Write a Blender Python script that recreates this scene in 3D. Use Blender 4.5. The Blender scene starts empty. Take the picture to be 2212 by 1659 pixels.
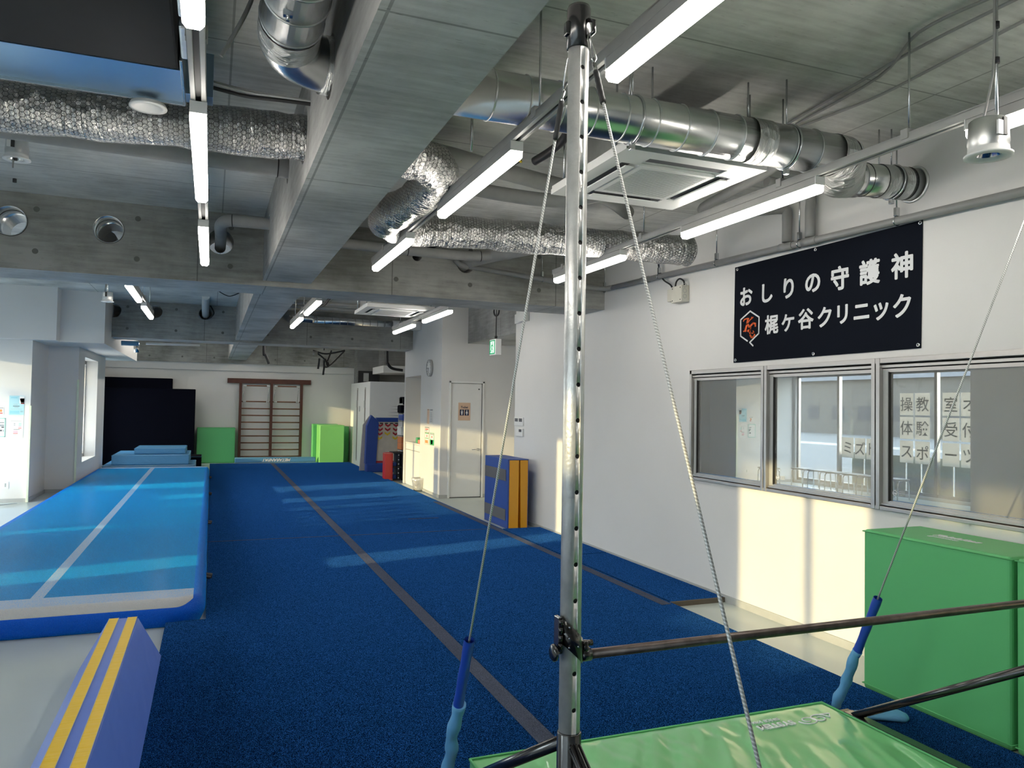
import bpy, bmesh, math, random
from mathutils import Vector, Matrix
random.seed(7)
S = bpy.context.scene
COL = S.collection
PI = math.pi
# ------------------------------------------------------------------ camera
FPX = 1645.0
EYE = Vector((0.0, 0.0, 1.6))
def cam_axes(y=0.3755, p=-0.0300, r=0.0163):
    B = Matrix(((1,0,0),(0,0,-1),(0,1,0)))
    Rz = Matrix(((math.cos(y),-math.sin(y),0),(math.sin(y),math.cos(y),0),(0,0,1)))
    Rx = Matrix(((1,0,0),(0,math.cos(p),-math.sin(p)),(0,math.sin(p),math.cos(p))))
    Rr = Matrix(((math.cos(r),-math.sin(r),0),(math.sin(r),math.cos(r),0),(0,0,1)))
    return Rr @ Rx @ B @ Rz
CM = cam_axes()
cd = bpy.data.cameras.new('camera'); cam = bpy.data.objects.new('camera', cd); COL.objects.link(cam)
rt, dn, fw = Vector(CM[0]), Vector(CM[1]), Vector(CM[2])
cam.matrix_world = Matrix(((rt.x,-dn.x,-fw.x,EYE.x),(rt.y,-dn.y,-fw.y,EYE.y),(rt.z,-dn.z,-fw.z,EYE.z),(0,0,0,1)))
cd.sensor_width = 36.0; cd.lens = FPX/2212*36.0; cd.clip_start = 0.05; cd.clip_end = 500
S.camera = cam
def ray(x, y):
    d = rt*((x-1106)/FPX) + dn*((y-829.5)/FPX) + fw
    return d
def az(x, y, z=0.0): d = ray(x, y); return EYE + d*((z-EYE.z)/d.z)     # photo point on a level plane
def ax(x, y, X): d = ray(x, y); return EYE + d*(X/d.x)                 # photo point on a side wall
def ay(x, y, Y): d = ray(x, y); return EYE + d*(Y/d.y)                 # photo point on an end wall
# ------------------------------------------------------------------ view, sky, sun
S.view_settings.view_transform = 'Standard'; S.view_settings.look = 'None'
S.view_settings.gamma = 1.0; S.view_settings.use_curve_mapping = False
S.view_settings.exposure = 0.18
S.cycles.use_denoising = True; S.cycles.use_light_tree = True
S.cycles.max_bounces = 8; S.cycles.diffuse_bounces = 5; S.cycles.glossy_bounces = 4; S.cycles.transparent_max_bounces = 10
S.cycles.sample_clamp_indirect = 6.0; S.cycles.caustics_reflective = False; S.cycles.caustics_refractive = False
W = bpy.data.worlds.new('sky'); S.world = W; W.use_nodes = True
wn = W.node_tree; wn.nodes.clear()
wo = wn.nodes.new('ShaderNodeOutputWorld'); wb = wn.nodes.new('ShaderNodeBackground')
wt = wn.nodes.new('ShaderNodeTexCoord'); ws = wn.nodes.new('ShaderNodeSeparateXYZ'); wr = wn.nodes.new('ShaderNodeValToRGB')
wn.links.new(wt.outputs['Generated'], ws.inputs[0]); wn.links.new(ws.outputs['Z'], wr.inputs[0])
wn.links.new(wr.outputs[0], wb.inputs[0]); wn.links.new(wb.outputs[0], wo.inputs[0])
wr.color_ramp.elements[0].position = 0.0; wr.color_ramp.elements[0].color = (0.95, 0.93, 0.90, 1)
wr.color_ramp.elements[1].position = 0.6; wr.color_ramp.elements[1].color = (0.58, 0.70, 0.90, 1)
SKY = 15.0
wb.inputs[1].default_value = SKY
SUN_D = Vector((1.0, 0.27, -0.14)).normalized()
sl = bpy.data.lights.new('sun', 'SUN'); sun = bpy.data.objects.new('sun', sl); COL.objects.link(sun)
sun.rotation_euler = SUN_D.to_track_quat('-Z', 'Y').to_euler(); sun.location = (-20, -5, 6)
sl.energy = 5.6; sl.color = (1.0, 0.72, 0.36); sl.angle = 0.012
LED = 27.0
# ------------------------------------------------------------------ materials
MATS = {}
class NT:
    def __init__(s, name):
        s.m = bpy.data.materials.new(name); s.m.use_nodes = True; s.t = s.m.node_tree
        s.b = s.t.nodes['Principled BSDF']; s.out = s.t.nodes['Material Output']; MATS[name] = s.m
    def n(s, typ, **kw):
        nd = s.t.nodes.new(typ)
        for k, v in kw.items():
            if k.startswith('i_'):
                kk = k[2:]; kk = int(kk) if kk.isdigit() else kk.replace('_', ' ')
                nd.inputs[kk].default_value = v
            else: setattr(nd, k, v)
        return nd
    def l(s, a, b): s.t.links.new(a, b)
def plain(name, col, rough=0.5, metal=0.0, noise=0.06, nscale=8.0, bump=0.0, bscale=60.0, spec=None, coat=0.0):
    t = NT(name); b = t.b
    b.inputs['Roughness'].default_value = rough; b.inputs['Metallic'].default_value = metal
    if spec is not None: b.inputs['Specular IOR Level'].default_value = spec
    if coat: b.inputs['Coat Weight'].default_value = coat; b.inputs['Coat Roughness'].default_value = 0.15
    tc = t.n('ShaderNodeTexCoord')
    nz = t.n('ShaderNodeTexNoise', i_Scale=nscale, i_Detail=4.0); t.l(tc.outputs['Object'], nz.inputs['Vector'])
    r = t.n('ShaderNodeValToRGB'); t.l(nz.outputs['Fac'], r.inputs[0])
    r.color_ramp.elements[0].position = 0.3; r.color_ramp.elements[1].position = 0.7
    r.color_ramp.elements[0].color = tuple(c*(1-noise) for c in col)+(1,)
    r.color_ramp.elements[1].color = tuple(min(1, c*(1+noise)) for c in col)+(1,)
    t.l(r.outputs[0], b.inputs['Base Color'])
    if bump:
        n2 = t.n('ShaderNodeTexNoise', i_Scale=bscale, i_Detail=3.0); t.l(tc.outputs['Object'], n2.inputs['Vector'])
        bp = t.n('ShaderNodeBump', i_Strength=bump, i_Distance=0.01); t.l(n2.outputs['Fac'], bp.inputs['Height']); t.l(bp.outputs[0], b.inputs['Normal'])
    return t.m
def concrete(name, c1, c2, axes, pw=1.8, ph=0.9, rough=0.75, off=(0,0)):
    """cast concrete: blotches, dark specks and thin formwork joints; axes picks the two world axes of the joints"""
    t = NT(name); b = t.b; b.inputs['Roughness'].default_value = rough; b.inputs['Specular IOR Level'].default_value = 0.35
    g = t.n('ShaderNodeNewGeometry'); sp = t.n('ShaderNodeSeparateXYZ'); t.l(g.outputs['Position'], sp.inputs[0])
    cb = t.n('ShaderNodeCombineXYZ'); t.l(sp.outputs[axes[0]], cb.inputs[0]); t.l(sp.outputs[axes[1]], cb.inputs[1])
    ad = t.n('ShaderNodeVectorMath', operation='ADD'); t.l(cb.outputs[0], ad.inputs[0]); ad.inputs[1].default_value = (50+off[0], 50+off[1], 0)
    n1 = t.n('ShaderNodeTexNoise', i_Scale=1.3, i_Detail=8.0, i_Roughness=0.62); t.l(g.outputs['Position'], n1.inputs['Vector'])
    st = t.n('ShaderNodeVectorMath', operation='MULTIPLY'); t.l(ad.outputs[0], st.inputs[0]); st.inputs[1].default_value = (3.0, 26.0, 3.0)
    n2 = t.n('ShaderNodeTexNoise', i_Scale=1.0, i_Detail=5.0); t.l(st.outputs[0], n2.inputs['Vector'])
    mx = t.n('ShaderNodeMath', operation='MULTIPLY_ADD', i_1=0.3, i_2=0.0); t.l(n2.outputs['Fac'], mx.inputs[0])
    m2 = t.n('ShaderNodeMath', operation='MULTIPLY_ADD', i_1=0.75); t.l(n1.outputs['Fac'], m2.inputs[0]); t.l(mx.outputs[0], m2.inputs[2])
    r = t.n('ShaderNodeValToRGB'); t.l(m2.outputs[0], r.inputs[0])
    r.color_ramp.elements[0].position = 0.38; r.color_ramp.elements[0].color = c1+(1,)
    r.color_ramp.elements[1].position = 0.62; r.color_ramp.elements[1].color = c2+(1,)
    br = t.n('ShaderNodeTexBrick', offset=0.0, i_Scale=1.0, i_Mortar_Size=0.006, i_Mortar_Smooth=0.2, i_Brick_Width=pw, i_Row_Height=ph)
    t.l(ad.outputs[0], br.inputs['Vector'])
    # specks
    vo = t.n('ShaderNodeTexVoronoi', i_Scale=2.6); t.l(st.outputs[0], vo.inputs['Vector']); 
    sk = t.n('ShaderNodeMath', operation='LESS_THAN', i_1=0.10); t.l(vo.outputs['Distance'], sk.inputs[0])
    s2 = t.n('ShaderNodeMath', operation='MULTIPLY', i_1=0.38); t.l(sk.outputs[0], s2.inputs[0])
    m3 = t.n('ShaderNodeMath', operation='MULTIPLY_ADD', i_1=0.55); t.l(br.outputs['Fac'], m3.inputs[0]); t.l(s2.outputs[0], m3.inputs[2])
    m3.use_clamp = True
    mc = t.n('ShaderNodeMix', data_type='RGBA'); t.l(m3.outputs[0], mc.inputs[0]); t.l(r.outputs[0], mc.inputs[6]); mc.inputs[7].default_value = tuple(c*0.32 for c in c1)+(1,)
    t.l(mc.outputs[2], b.inputs['Base Color'])
    n3 = t.n('ShaderNodeTexNoise', i_Scale=35.0, i_Detail=4.0); t.l(g.outputs['Position'], n3.inputs['Vector'])
    bp = t.n('ShaderNodeBump', i_Strength=0.25, i_Distance=0.004); t.l(n3.outputs['Fac'], bp.inputs['Height']); t.l(bp.outputs[0], b.inputs['Normal'])
    return t.m
def emissive(name, col, k):
    t = NT(name); t.b.inputs['Base Color'].default_value = col+(1,); t.b.inputs['Emission Color'].default_value = col+(1,); t.b.inputs['Emission Strength'].default_value = k
    return t.m
def foil(name, hexwire=True, scale=40.0, rough=0.22):
    t = NT(name); b = t.b; b.inputs['Metallic'].default_value = 1.0; b.inputs['Roughness'].default_value = rough
    uv = t.n('ShaderNodeUVMap')
    sc = t.n('ShaderNodeVectorMath', operation='MULTIPLY'); t.l(uv.outputs[0], sc.inputs[0]); sc.inputs[1].default_value = (9, 42, 1)
    n1 = t.n('ShaderNodeTexNoise', i_Scale=1.0, i_Detail=6.0, i_Roughness=0.6, i_Distortion=1.2); t.l(sc.outputs[0], n1.inputs['Vector'])
    tc = t.n('ShaderNodeTexCoord')
    n2 = t.n('ShaderNodeTexVoronoi', i_Scale=22.0); t.l(tc.outputs['Object'], n2.inputs['Vector'])
    ma = t.n('ShaderNodeMath', operation='MULTIPLY_ADD', i_1=0.5); t.l(n2.outputs['Distance'], ma.inputs[0]); t.l(n1.outputs['Fac'], ma.inputs[2])
    bp = t.n('ShaderNodeBump', i_Strength=1.0, i_Distance=0.035); t.l(ma.outputs[0], bp.inputs['Height']); t.l(bp.outputs[0], b.inputs['Normal'])
    b.inputs['Base Color'].default_value = (0.62, 0.62, 0.60, 1)
    if hexwire:
        def hexcell():
            q = t.n('ShaderNodeVectorMath', operation='SCALE'); t.l(uv.outputs[0], q.inputs[0]); q.inputs['Scale'].default_value = scale
            def cell(shift):
                a = t.n('ShaderNodeVectorMath', operation='ADD'); t.l(q.outputs[0], a.inputs[0]); a.inputs[1].default_value = (100+shift[0], 173.2051+shift[1], 0)
                m = t.n('ShaderNodeVectorMath', operation='MODULO'); t.l(a.outputs[0], m.inputs[0]); m.inputs[1].default_value = (1, 1.7320508, 1)
                s = t.n('ShaderNodeVectorMath', operation='SUBTRACT'); t.l(m.outputs[0], s.inputs[0]); s.inputs[1].default_value = (0.5, 0.8660254, 0)
                ab = t.n('ShaderNodeVectorMath', operation='ABSOLUTE'); t.l(s.outputs[0], ab.inputs[0])
                d = t.n('ShaderNodeVectorMath', operation='DOT_PRODUCT'); t.l(ab.outputs[0], d.inputs[0]); d.inputs[1].default_value = (0.5, 0.8660254, 0)
                x = t.n('ShaderNodeSeparateXYZ'); t.l(ab.outputs[0], x.inputs[0])
                mxx = t.n('ShaderNodeMath', operation='MAXIMUM'); t.l(d.outputs['Value'], mxx.inputs[0]); t.l(x.outputs[0], mxx.inputs[1])
                return mxx
            c1, c2 = cell((0, 0)), cell((0.5, 0.8660254))
            mn = t.n('ShaderNodeMath', operation='MINIMUM'); t.l(c1.outputs[0], mn.inputs[0]); t.l(c2.outputs[0], mn.inputs[1])
            return mn
        h = hexcell()
        gt = t.n('ShaderNodeMath', operation='GREATER_THAN', i_1=0.456); t.l(h.outputs[0], gt.inputs[0])
        d = t.n('ShaderNodeBsdfPrincipled'); d.inputs['Base Color'].default_value = (0.05, 0.05, 0.05, 1); d.inputs['Roughness'].default_value = 0.5; d.inputs['Metallic'].default_value = 0.6
        mx = t.n('ShaderNodeMixShader'); t.l(gt.outputs[0], mx.inputs[0]); t.l(b.outputs[0], mx.inputs[1]); t.l(d.outputs[0], mx.inputs[2]); t.l(mx.outputs[0], t.out.inputs[0])
    return t.m
def glassy(name, gloss=0.08, tint=(0.9, 0.95, 0.95)):
    t = NT(name); tr = t.n('ShaderNodeBsdfTransparent'); tr.inputs[0].default_value = tint+(1,)
    gl = t.n('ShaderNodeBsdfGlossy'); gl.inputs['Roughness'].default_value = 0.02
    mx = t.n('ShaderNodeMixShader', i_0=gloss); t.l(tr.outputs[0], mx.inputs[1]); t.l(gl.outputs[0], mx.inputs[2]); t.l(mx.outputs[0], t.out.inputs[0])
    return t.m
def wrinkled(name, col, rough=0.35, amt=0.5, sc=(3, 14, 3), dist=0.03, coat=0.3):
    t = NT(name); b = t.b; b.inputs['Base Color'].default_value = col+(1,); b.inputs['Roughness'].default_value = rough
    b.inputs['Coat Weight'].default_value = coat; b.inputs['Coat Roughness'].default_value = 0.2
    tc = t.n('ShaderNodeTexCoord'); s = t.n('ShaderNodeVectorMath', operation='MULTIPLY'); t.l(tc.outputs['Object'], s.inputs[0]); s.inputs[1].default_value = sc
    n1 = t.n('ShaderNodeTexNoise', i_Scale=1.0, i_Detail=2.0, i_Distortion=0.8); t.l(s.outputs[0], n1.inputs['Vector'])
    bp = t.n('ShaderNodeBump', i_Strength=amt, i_Distance=dist); t.l(n1.outputs['Fac'], bp.inputs['Height']); t.l(bp.outputs[0], b.inputs['Normal'])
    return t.m

plain('white wall paint', (0.73, 0.72, 0.70), 0.55, noise=0.015, nscale=2, bump=0.05, bscale=120)
plain('white frame paint', (0.82, 0.82, 0.80), 0.35, noise=0.01)
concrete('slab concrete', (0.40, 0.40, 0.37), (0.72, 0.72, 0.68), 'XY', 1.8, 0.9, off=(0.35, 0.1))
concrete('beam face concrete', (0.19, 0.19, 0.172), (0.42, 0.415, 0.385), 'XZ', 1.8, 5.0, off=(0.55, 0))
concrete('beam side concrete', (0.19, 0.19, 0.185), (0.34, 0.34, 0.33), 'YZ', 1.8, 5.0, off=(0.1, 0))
concrete('beam soffit concrete', (0.36, 0.36, 0.345), (0.66, 0.66, 0.64), 'XY', 3.0, 1.8, off=(0.55, 0.02))  # lightened to carry light thrown up from below
plain('vinyl floor', (0.47, 0.52, 0.50), 0.28, noise=0.04, nscale=1.5)
def pile_normals(t, g, scale, k):
    """upright fibres: scatter the shading normal per tuft"""
    w = t.n('ShaderNodeTexNoise', i_Scale=scale, i_Detail=1.0); t.l(g.outputs['Position'], w.inputs['Vector'])
    a = t.n('ShaderNodeVectorMath', operation='SUBTRACT'); t.l(w.outputs['Color'], a.inputs[0]); a.inputs[1].default_value = (.5, .5, .5)
    c = t.n('ShaderNodeVectorMath', operation='SCALE'); t.l(a.outputs[0], c.inputs[0]); c.inputs['Scale'].default_value = k
    d = t.n('ShaderNodeVectorMath', operation='ADD'); t.l(c.outputs[0], d.inputs[0]); t.l(g.outputs['Normal'], d.inputs[1])
    e = t.n('ShaderNodeVectorMath', operation='NORMALIZE'); t.l(d.outputs[0], e.inputs[0]); t.l(e.outputs[0], t.b.inputs['Normal'])
def carpet(name, c1, c2, sh=(0.06, 0.28, 0.92)):
    t = NT(name); b = t.b; b.inputs['Roughness'].default_value = 0.95; b.inputs['Specular IOR Level'].default_value = 0.0
    b.inputs['Sheen Weight'].default_value = 1.0; b.inputs['Sheen Roughness'].default_value = 0.2; b.inputs['Sheen Tint'].default_value = sh+(1,)
    g = t.n('ShaderNodeNewGeometry'); n = t.n('ShaderNodeTexNoise', i_Scale=160.0, i_Detail=3.0); t.l(g.outputs['Position'], n.inputs['Vector'])
    n2 = t.n('ShaderNodeTexNoise', i_Scale=2.5, i_Detail=5.0); t.l(g.outputs['Position'], n2.inputs['Vector'])
    m = t.n('ShaderNodeMath', operation='MULTIPLY_ADD', i_1=0.45); t.l(n2.outputs['Fac'], m.inputs[0]); 
    m1 = t.n('ShaderNodeMath', operation='MULTIPLY', i_1=0.55); t.l(n.outputs['Fac'], m1.inputs[0]); t.l(m1.outputs[0], m.inputs[2])
    r = t.n('ShaderNodeValToRGB'); t.l(m.outputs[0], r.inputs[0]); r.color_ramp.elements[0].position = 0.35; r.color_ramp.elements[1].position = 0.65
    r.color_ramp.elements[0].color = c1+(1,); r.color_ramp.elements[1].color = c2+(1,); t.l(r.outputs[0], b.inputs['Base Color'])
    pile_normals(t, g, 380.0, 5.0)
    t.m.cycles.use_bump_map_correction = False          # upright pile catches low light
    return t.m
carpet('blue carpet', (0.0003, 0.005, 0.02), (0.0006, 0.010, 0.04))
carpet('grey carpet tape', (0.055, 0.062, 0.085), (0.08, 0.09, 0.12), (.10, .12, .20))
plain('carpet foam edge', (0.10, 0.085, 0.07), 0.9)
plain('galvanised steel', (0.74, 0.75, 0.74), 0.38, 1.0, noise=0.08, nscale=12)
plain('post steel', (0.66, 0.66, 0.645), 0.36, 0.55, noise=0.12, nscale=22, bump=.15, bscale=90, coat=.2)
plain('duct steel', (0.80, 0.81, 0.80), 0.26, 1.0, noise=0.05, nscale=5)
plain('bare sheet metal', (0.45, 0.62, 0.78), 0.32, 1.0, noise=0.04, nscale=4)  # blue tint paints in the reflection of the floor below
plain('zinc hardware', (0.6, 0.62, 0.63), 0.25, 1.0)
plain('chrome', (0.8, 0.8, 0.8), 0.12, 1.0, noise=0.0)
plain('aluminium frame', (0.50, 0.48, 0.46), 0.35, 1.0, noise=0.04)
plain('dark seam', (0.03, 0.03, 0.03), 0.6)
plain('black rubber', (0.018, 0.018, 0.020), 0.55)
plain('black gloss steel', (0.010, 0.010, 0.011), 0.22, 0.0, spec=0.6, coat=0.5)
plain('black felt', (0.020, 0.021, 0.024), 0.95)
plain('grey pipe insulation', (0.34, 0.34, 0.33), 0.65, noise=0.08, bump=0.25, bscale=18)
plain('grey pvc', (0.30, 0.30, 0.29), 0.45)
plain('beige box plastic', (0.62, 0.60, 0.52), 0.4)
plain('white plastic', (0.78, 0.78, 0.76), 0.35, noise=0.01)
plain('grey plastic', (0.42, 0.43, 0.42), 0.5)
foil('foil with mesh'); foil('foil tape', hexwire=False, rough=0.28)
plain('navy banner', (0.007, 0.009, 0.015), 0.9, spec=0.08, noise=0.05, nscale=2)
plain('banner white', (0.78, 0.79, 0.80), 0.8, noise=0.0)
plain('banner orange', (0.78, 0.13, 0.03), 0.8, noise=0.0)
plain('track paint', (0.44, 0.43, 0.41), 0.45)
emissive('led glow', (1.0, 0.95, 0.87), LED)
glassy('window glass', 0.10)
# ------------------------------------------------------------------ mesh helpers
ROOTS = {}
class MB:
    """collects shapes (world coordinates) and links them as ONE mesh object"""
    def __init__(s): s.bm = bmesh.new(); s.uv = s.bm.loops.layers.uv.new('UVMap'); s.mats = []
    def mi(s, m):
        if m is None: m = '_'
        if m not in s.mats: s.mats.append(m)
        return s.mats.index(m)
    def _merge(s, b2, m, smooth=False):
        i = s.mi(m); vm = {}
        for v in b2.verts: vm[v] = s.bm.verts.new(v.co)
        for f in b2.faces:
            try: nf = s.bm.faces.new([vm[v] for v in f.verts])
            except ValueError: continue
            nf.material_index = i; nf.smooth = smooth or f.smooth
        b2.free()
    def box(s, x0, x1, y0, y1, z0, z1, m=None, bevel=0.0, seg=2, M=None):
        b = bmesh.new(); bmesh.ops.create_cube(b, size=1.0)
        for v in b.verts: v.co = Vector((x0+(v.co.x+.5)*(x1-x0), y0+(v.co.y+.5)*(y1-y0), z0+(v.co.z+.5)*(z1-z0)))
        if bevel > 0:
            bmesh.ops.bevel(b, geom=b.edges[:], offset=bevel, segments=seg, affect='EDGES', profile=0.5)
            for f in b.faces: f.smooth = False
        if M is not None: b.transform(M)
        s._merge(b, m); return s
    def prism(s, pts, vec, m=None, smooth=False):
        """polygon pts (3D) swept by vec"""
        b = bmesh.new(); vec = Vector(vec)
        a = [b.verts.new(Vector(p)) for p in pts]; c = [b.verts.new(Vector(p)+vec) for p in pts]
        b.faces.new(a[::-1]); b.faces.new(c); n = len(a)
        for i in range(n):
            f = b.faces.new([a[i], a[(i+1) % n], c[(i+1) % n], c[i]]); f.smooth = smooth
        bmesh.ops.recalc_face_normals(b, faces=b.faces[:]); s._merge(b, m); return s
    def quad(s, pts, m=None):
        vs = [s.bm.verts.new(Vector(p)) for p in pts]; f = s.bm.faces.new(vs); f.material_index = s.mi(m); return s
    def tube(s, path, rad, m=None, seg=12, caps=True, closed=False, smooth=True):
        """round tube along path with UVs in metres (u round, v along); rad number or per-point list"""
        P = [Vector(p) for p in path]; n = len(P); R = rad if isinstance(rad, (list, tuple)) else [rad]*n
        T = []
        for i in range(n):
            a = P[(i-1) % n] if (closed or i > 0) else P[i]; c = P[(i+1) % n] if (closed or i < n-1) else P[i]
            d = (c-a); T.append(d.normalized() if d.length > 1e-9 else Vector((0, 0, 1)))
        up = Vector((0, 0, 1)) if abs(T[0].z) < 0.9 else Vector((0, 1, 0))
        U = (up - T[0]*up.dot(T[0])).normalized(); rings = []; L = 0.0; mi = s.mi(m); circ = 2*PI*max(R)
        for i in range(n):
            if i:
                U = (U - T[i]*U.dot(T[i])); U = U.normalized() if U.length > 1e-6 else T[i].orthogonal().normalized(); L += (P[i]-P[i-1]).length
            V = T[i].cross(U)
            rings.append(([s.bm.verts.new(P[i] + (U*math.cos(2*PI*k/seg)+V*math.sin(2*PI*k/seg))*R[i]) for k in range(seg)], L))
        rr = list(range(n-1)) + ([n-1] if closed else [])
        for i in rr:
            a, la = rings[i]; c, lc = rings[(i+1) % n]
            if lc < la: lc = la + 0.01
            for k in range(seg):
                f = s.bm.faces.new([a[k], a[(k+1) % seg], c[(k+1) % seg], c[k]]); f.material_index = mi; f.smooth = smooth
                us = (k/seg*circ, (k+1)/seg*circ, (k+1)/seg*circ, k/seg*circ); vs = (la, la, lc, lc)
                for lp, u, v in zip(f.loops, us, vs): lp[s.uv].uv = (u, v)
        if caps and not closed:
            f = s.bm.faces.new(rings[0][0][::-1]); f.material_index = mi; f = s.bm.faces.new(rings[-1][0]); f.material_index = mi
        return s
    def cyl(s, a, b, r, m=None, seg=16, r2=None, smooth=True): return s.tube([a, b], [r, r if r2 is None else r2], m, seg, smooth=smooth)
    def ring(s, c, axis, r, t, m=None, seg=32, ts=8):
        ax_ = Vector(axis).normalized(); u = ax_.orthogonal().normalized(); v = ax_.cross(u); c = Vector(c)
        return s.tube([c+(u*math.cos(2*PI*k/seg)+v*math.sin(2*PI*k/seg))*r for k in range(seg)], t, m, ts, closed=True)
    def lathe(s, c, prof, m=None, seg=24, axis=(0, 0, 1), smooth=True):
        """prof: list of (radius, height) turned about axis through c"""
        A = Vector(axis).normalized(); u = A.orthogonal().normalized(); v = A.cross(u); c = Vector(c); mi = s.mi(m); rings = []
        for r, h in prof:
            if r < 1e-6: rings.append([s.bm.verts.new(c+A*h)])
            else: rings.append([s.bm.verts.new(c+A*h+(u*math.cos(2*PI*k/seg)+v*math.sin(2*PI*k/seg))*r) for k in range(seg)])
        for a, b in zip(rings, rings[1:]):
            for k in range(seg):
                k2 = (k+1) % seg
                vs = [a[k % len(a)], a[k2 % len(a)], b[k2 % len(b)], b[k % len(b)]]
                vs = [x for i, x in enumerate(vs) if x not in vs[:i]]
                if len(vs) > 2:
                    f = s.bm.faces.new(vs); f.material_index = mi; f.smooth = smooth
        return s
    def text(s, body, size, org, right, up, m=None, depth=0.001, bold=0.0, align='CENTER', sx=1.0, shear=0.0):
        """lettering on a plane: org is its centre, right/up its axes"""
        cu = bpy.data.curves.new('t', 'FONT'); cu.body = body; cu.size = size; cu.align_x = align; cu.align_y = 'CENTER'
        cu.extrude = depth; cu.offset = bold; cu.shear = shear; cu.resolution_u = 4
        o = bpy.data.objects.new('t', cu); COL.objects.link(o); bpy.context.view_layer.update()
        me = bpy.data.meshes.new_from_object(o.evaluated_get(bpy.context.evaluated_depsgraph_get()))
        bpy.data.objects.remove(o); bpy.data.curves.remove(cu)
        r = Vector(right).normalized(); u = Vector(up).normalized(); n = r.cross(u)
        M = Matrix(((r.x*sx, u.x, n.x, org[0]), (r.y*sx, u.y, n.y, org[1]), (r.z*sx, u.z, n.z, org[2]), (0, 0, 0, 1)))
        b = bmesh.new(); b.from_mesh(me); bpy.data.meshes.remove(me)
        if align == 'CENTER' and b.verts:
            xs = [v.co.x for v in b.verts]; ys = [v.co.y for v in b.verts]; cx = (min(xs)+max(xs))/2; cy = (min(ys)+max(ys))/2
            for v in b.verts: v.co.x -= cx; v.co.y -= cy
        b.transform(M); s._merge(b, m); return s
    def bend(s, fn):
        for v in s.bm.verts: v.co = Vector(fn(v.co))
        return s
    def build(s, name, mat=None, parent=None, recalc=False):
        if recalc: bmesh.ops.recalc_face_normals(s.bm, faces=s.bm.faces[:])
        me = bpy.data.meshes.new(name)
        off = world_of(parent) if parent is not None else Vector((0, 0, 0))
        org = Vector((0, 0, 0))
        if parent is None:
            xs = [v.co for v in s.bm.verts]
            lo = Vector((min(v.x for v in xs), min(v.y for v in xs), min(v.z for v in xs))); hi = Vector((max(v.x for v in xs), max(v.y for v in xs), max(v.z for v in xs)))
            org = Vector(((lo.x+hi.x)/2, (lo.y+hi.y)/2, lo.z)); off = org
        for v in s.bm.verts: v.co -= off
        s.bm.to_mesh(me); s.bm.free()
        for k in (s.mats or ['_']): me.materials.append(MATS[mat if k == '_' else k])
        o = bpy.data.objects.new(name, me); COL.objects.link(o)
        if parent is not None: o.parent = parent
        else: o.location = org
        return o
def world_of(o):
    v = Vector((0, 0, 0))
    while o is not None: v += o.location; o = o.parent
    return v
def thing(name, label, cat, loc, group=None):
    o = bpy.data.objects.new(name, None); COL.objects.link(o); o.location = loc; o.empty_display_size = 0.1
    o['label'] = label; o['category'] = cat
    if group: o['group'] = group
    return o
def tag(o, label, cat, group=None, kind=None):
    o['label'] = label; o['category'] = cat
    if group: o['group'] = group
    if kind: o['kind'] = kind
    return o
def struct(mb, name, mat=None, parent=None):
    o = mb.build(name, mat, parent)
    if parent is None: o['kind'] = 'structure'
    return o
def copy_tree(o, loc=None, label=None, parent=None):
    c = o.copy(); COL.objects.link(c); c.parent = parent
    if loc is not None: c.location = loc
    if label: c['label'] = label
    for ch in [x for x in bpy.data.objects if x.parent == o]: copy_tree(ch, parent=c)
    return c
def carve(o, cutters):
    """cut round holes (start, end, radius) through a mesh object"""
    tmp = []
    for a, b, r in cutters:
        q = MB().cyl(a, b, r, seg=28).build('cut', 'white plastic'); tmp.append(q)
        md = o.modifiers.new('b', 'BOOLEAN'); md.operation = 'DIFFERENCE'; md.solver = 'EXACT'; md.object = q
    bpy.context.view_layer.update()
    me = bpy.data.meshes.new_from_object(o.evaluated_get(bpy.context.evaluated_depsgraph_get()))
    o.modifiers.clear(); old = o.data; o.data = me; bpy.data.meshes.remove(old)
    for q in tmp: d = q.data; bpy.data.objects.remove(q); bpy.data.meshes.remove(d)
    return o
def arc(c, a, b, n=8):
    """quarter turn about centre c from point a to point b (both at equal distance)"""
    c, a, b = Vector(c), Vector(a), Vector(b); u = a-c; v = b-c; r = u.length
    return [c + (u*math.cos(t*PI/2/n) + v*math.sin(t*PI/2/n)) for t in range(n+1)]
def smoothpath(pts, n=6):
    P = [Vector(p) for p in pts]; Q = [P[0]]; 
    for i in range(len(P)-1):
        p0 = P[i-1] if i else P[i]; p1 = P[i]; p2 = P[i+1]; p3 = P[i+2] if i+2 < len(P) else P[i+1]
        for k in range(1, n+1):
            t = k/n
            Q.append(0.5*((2*p1)+(p2-p0)*t+(2*p0-5*p1+4*p2-p3)*t*t+(3*p1-p0-3*p2+p3)*t**3))
    return Q

# ================================================================== ROOM SHELL
SL = 3.35                                              # underside of the slab
struct(MB().box(-4.35, 6.0, -5.0, 22.6, -0.12, 0.0), 'floor', 'vinyl floor')
struct(MB().box(-4.6, 6.2, -5.2, 22.8, SL, SL+0.2), 'ceiling', 'slab concrete')
WP = 'white wall paint'
# right wall with the interior window
WY0, WY1, WZ0, WZ1 = 0.45, 5.83, 0.975, 1.955
mb = MB().box(4.05, 4.25, -5, 10.15, 0, WZ0).box(4.05, 4.25, -5, 10.15, WZ1, SL).box(4.05, 4.25, -5, WY0, WZ0, WZ1).box(4.05, 4.25, WY1, 10.15, WZ0, WZ1)
struct(mb, 'wall_right', WP)
struct(MB().box(4.25, 5.2, 10.0, 10.15, 0, SL).box(5.2, 5.35, 10.0, 12.72, 0, SL), 'wall_recess', WP)
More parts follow.
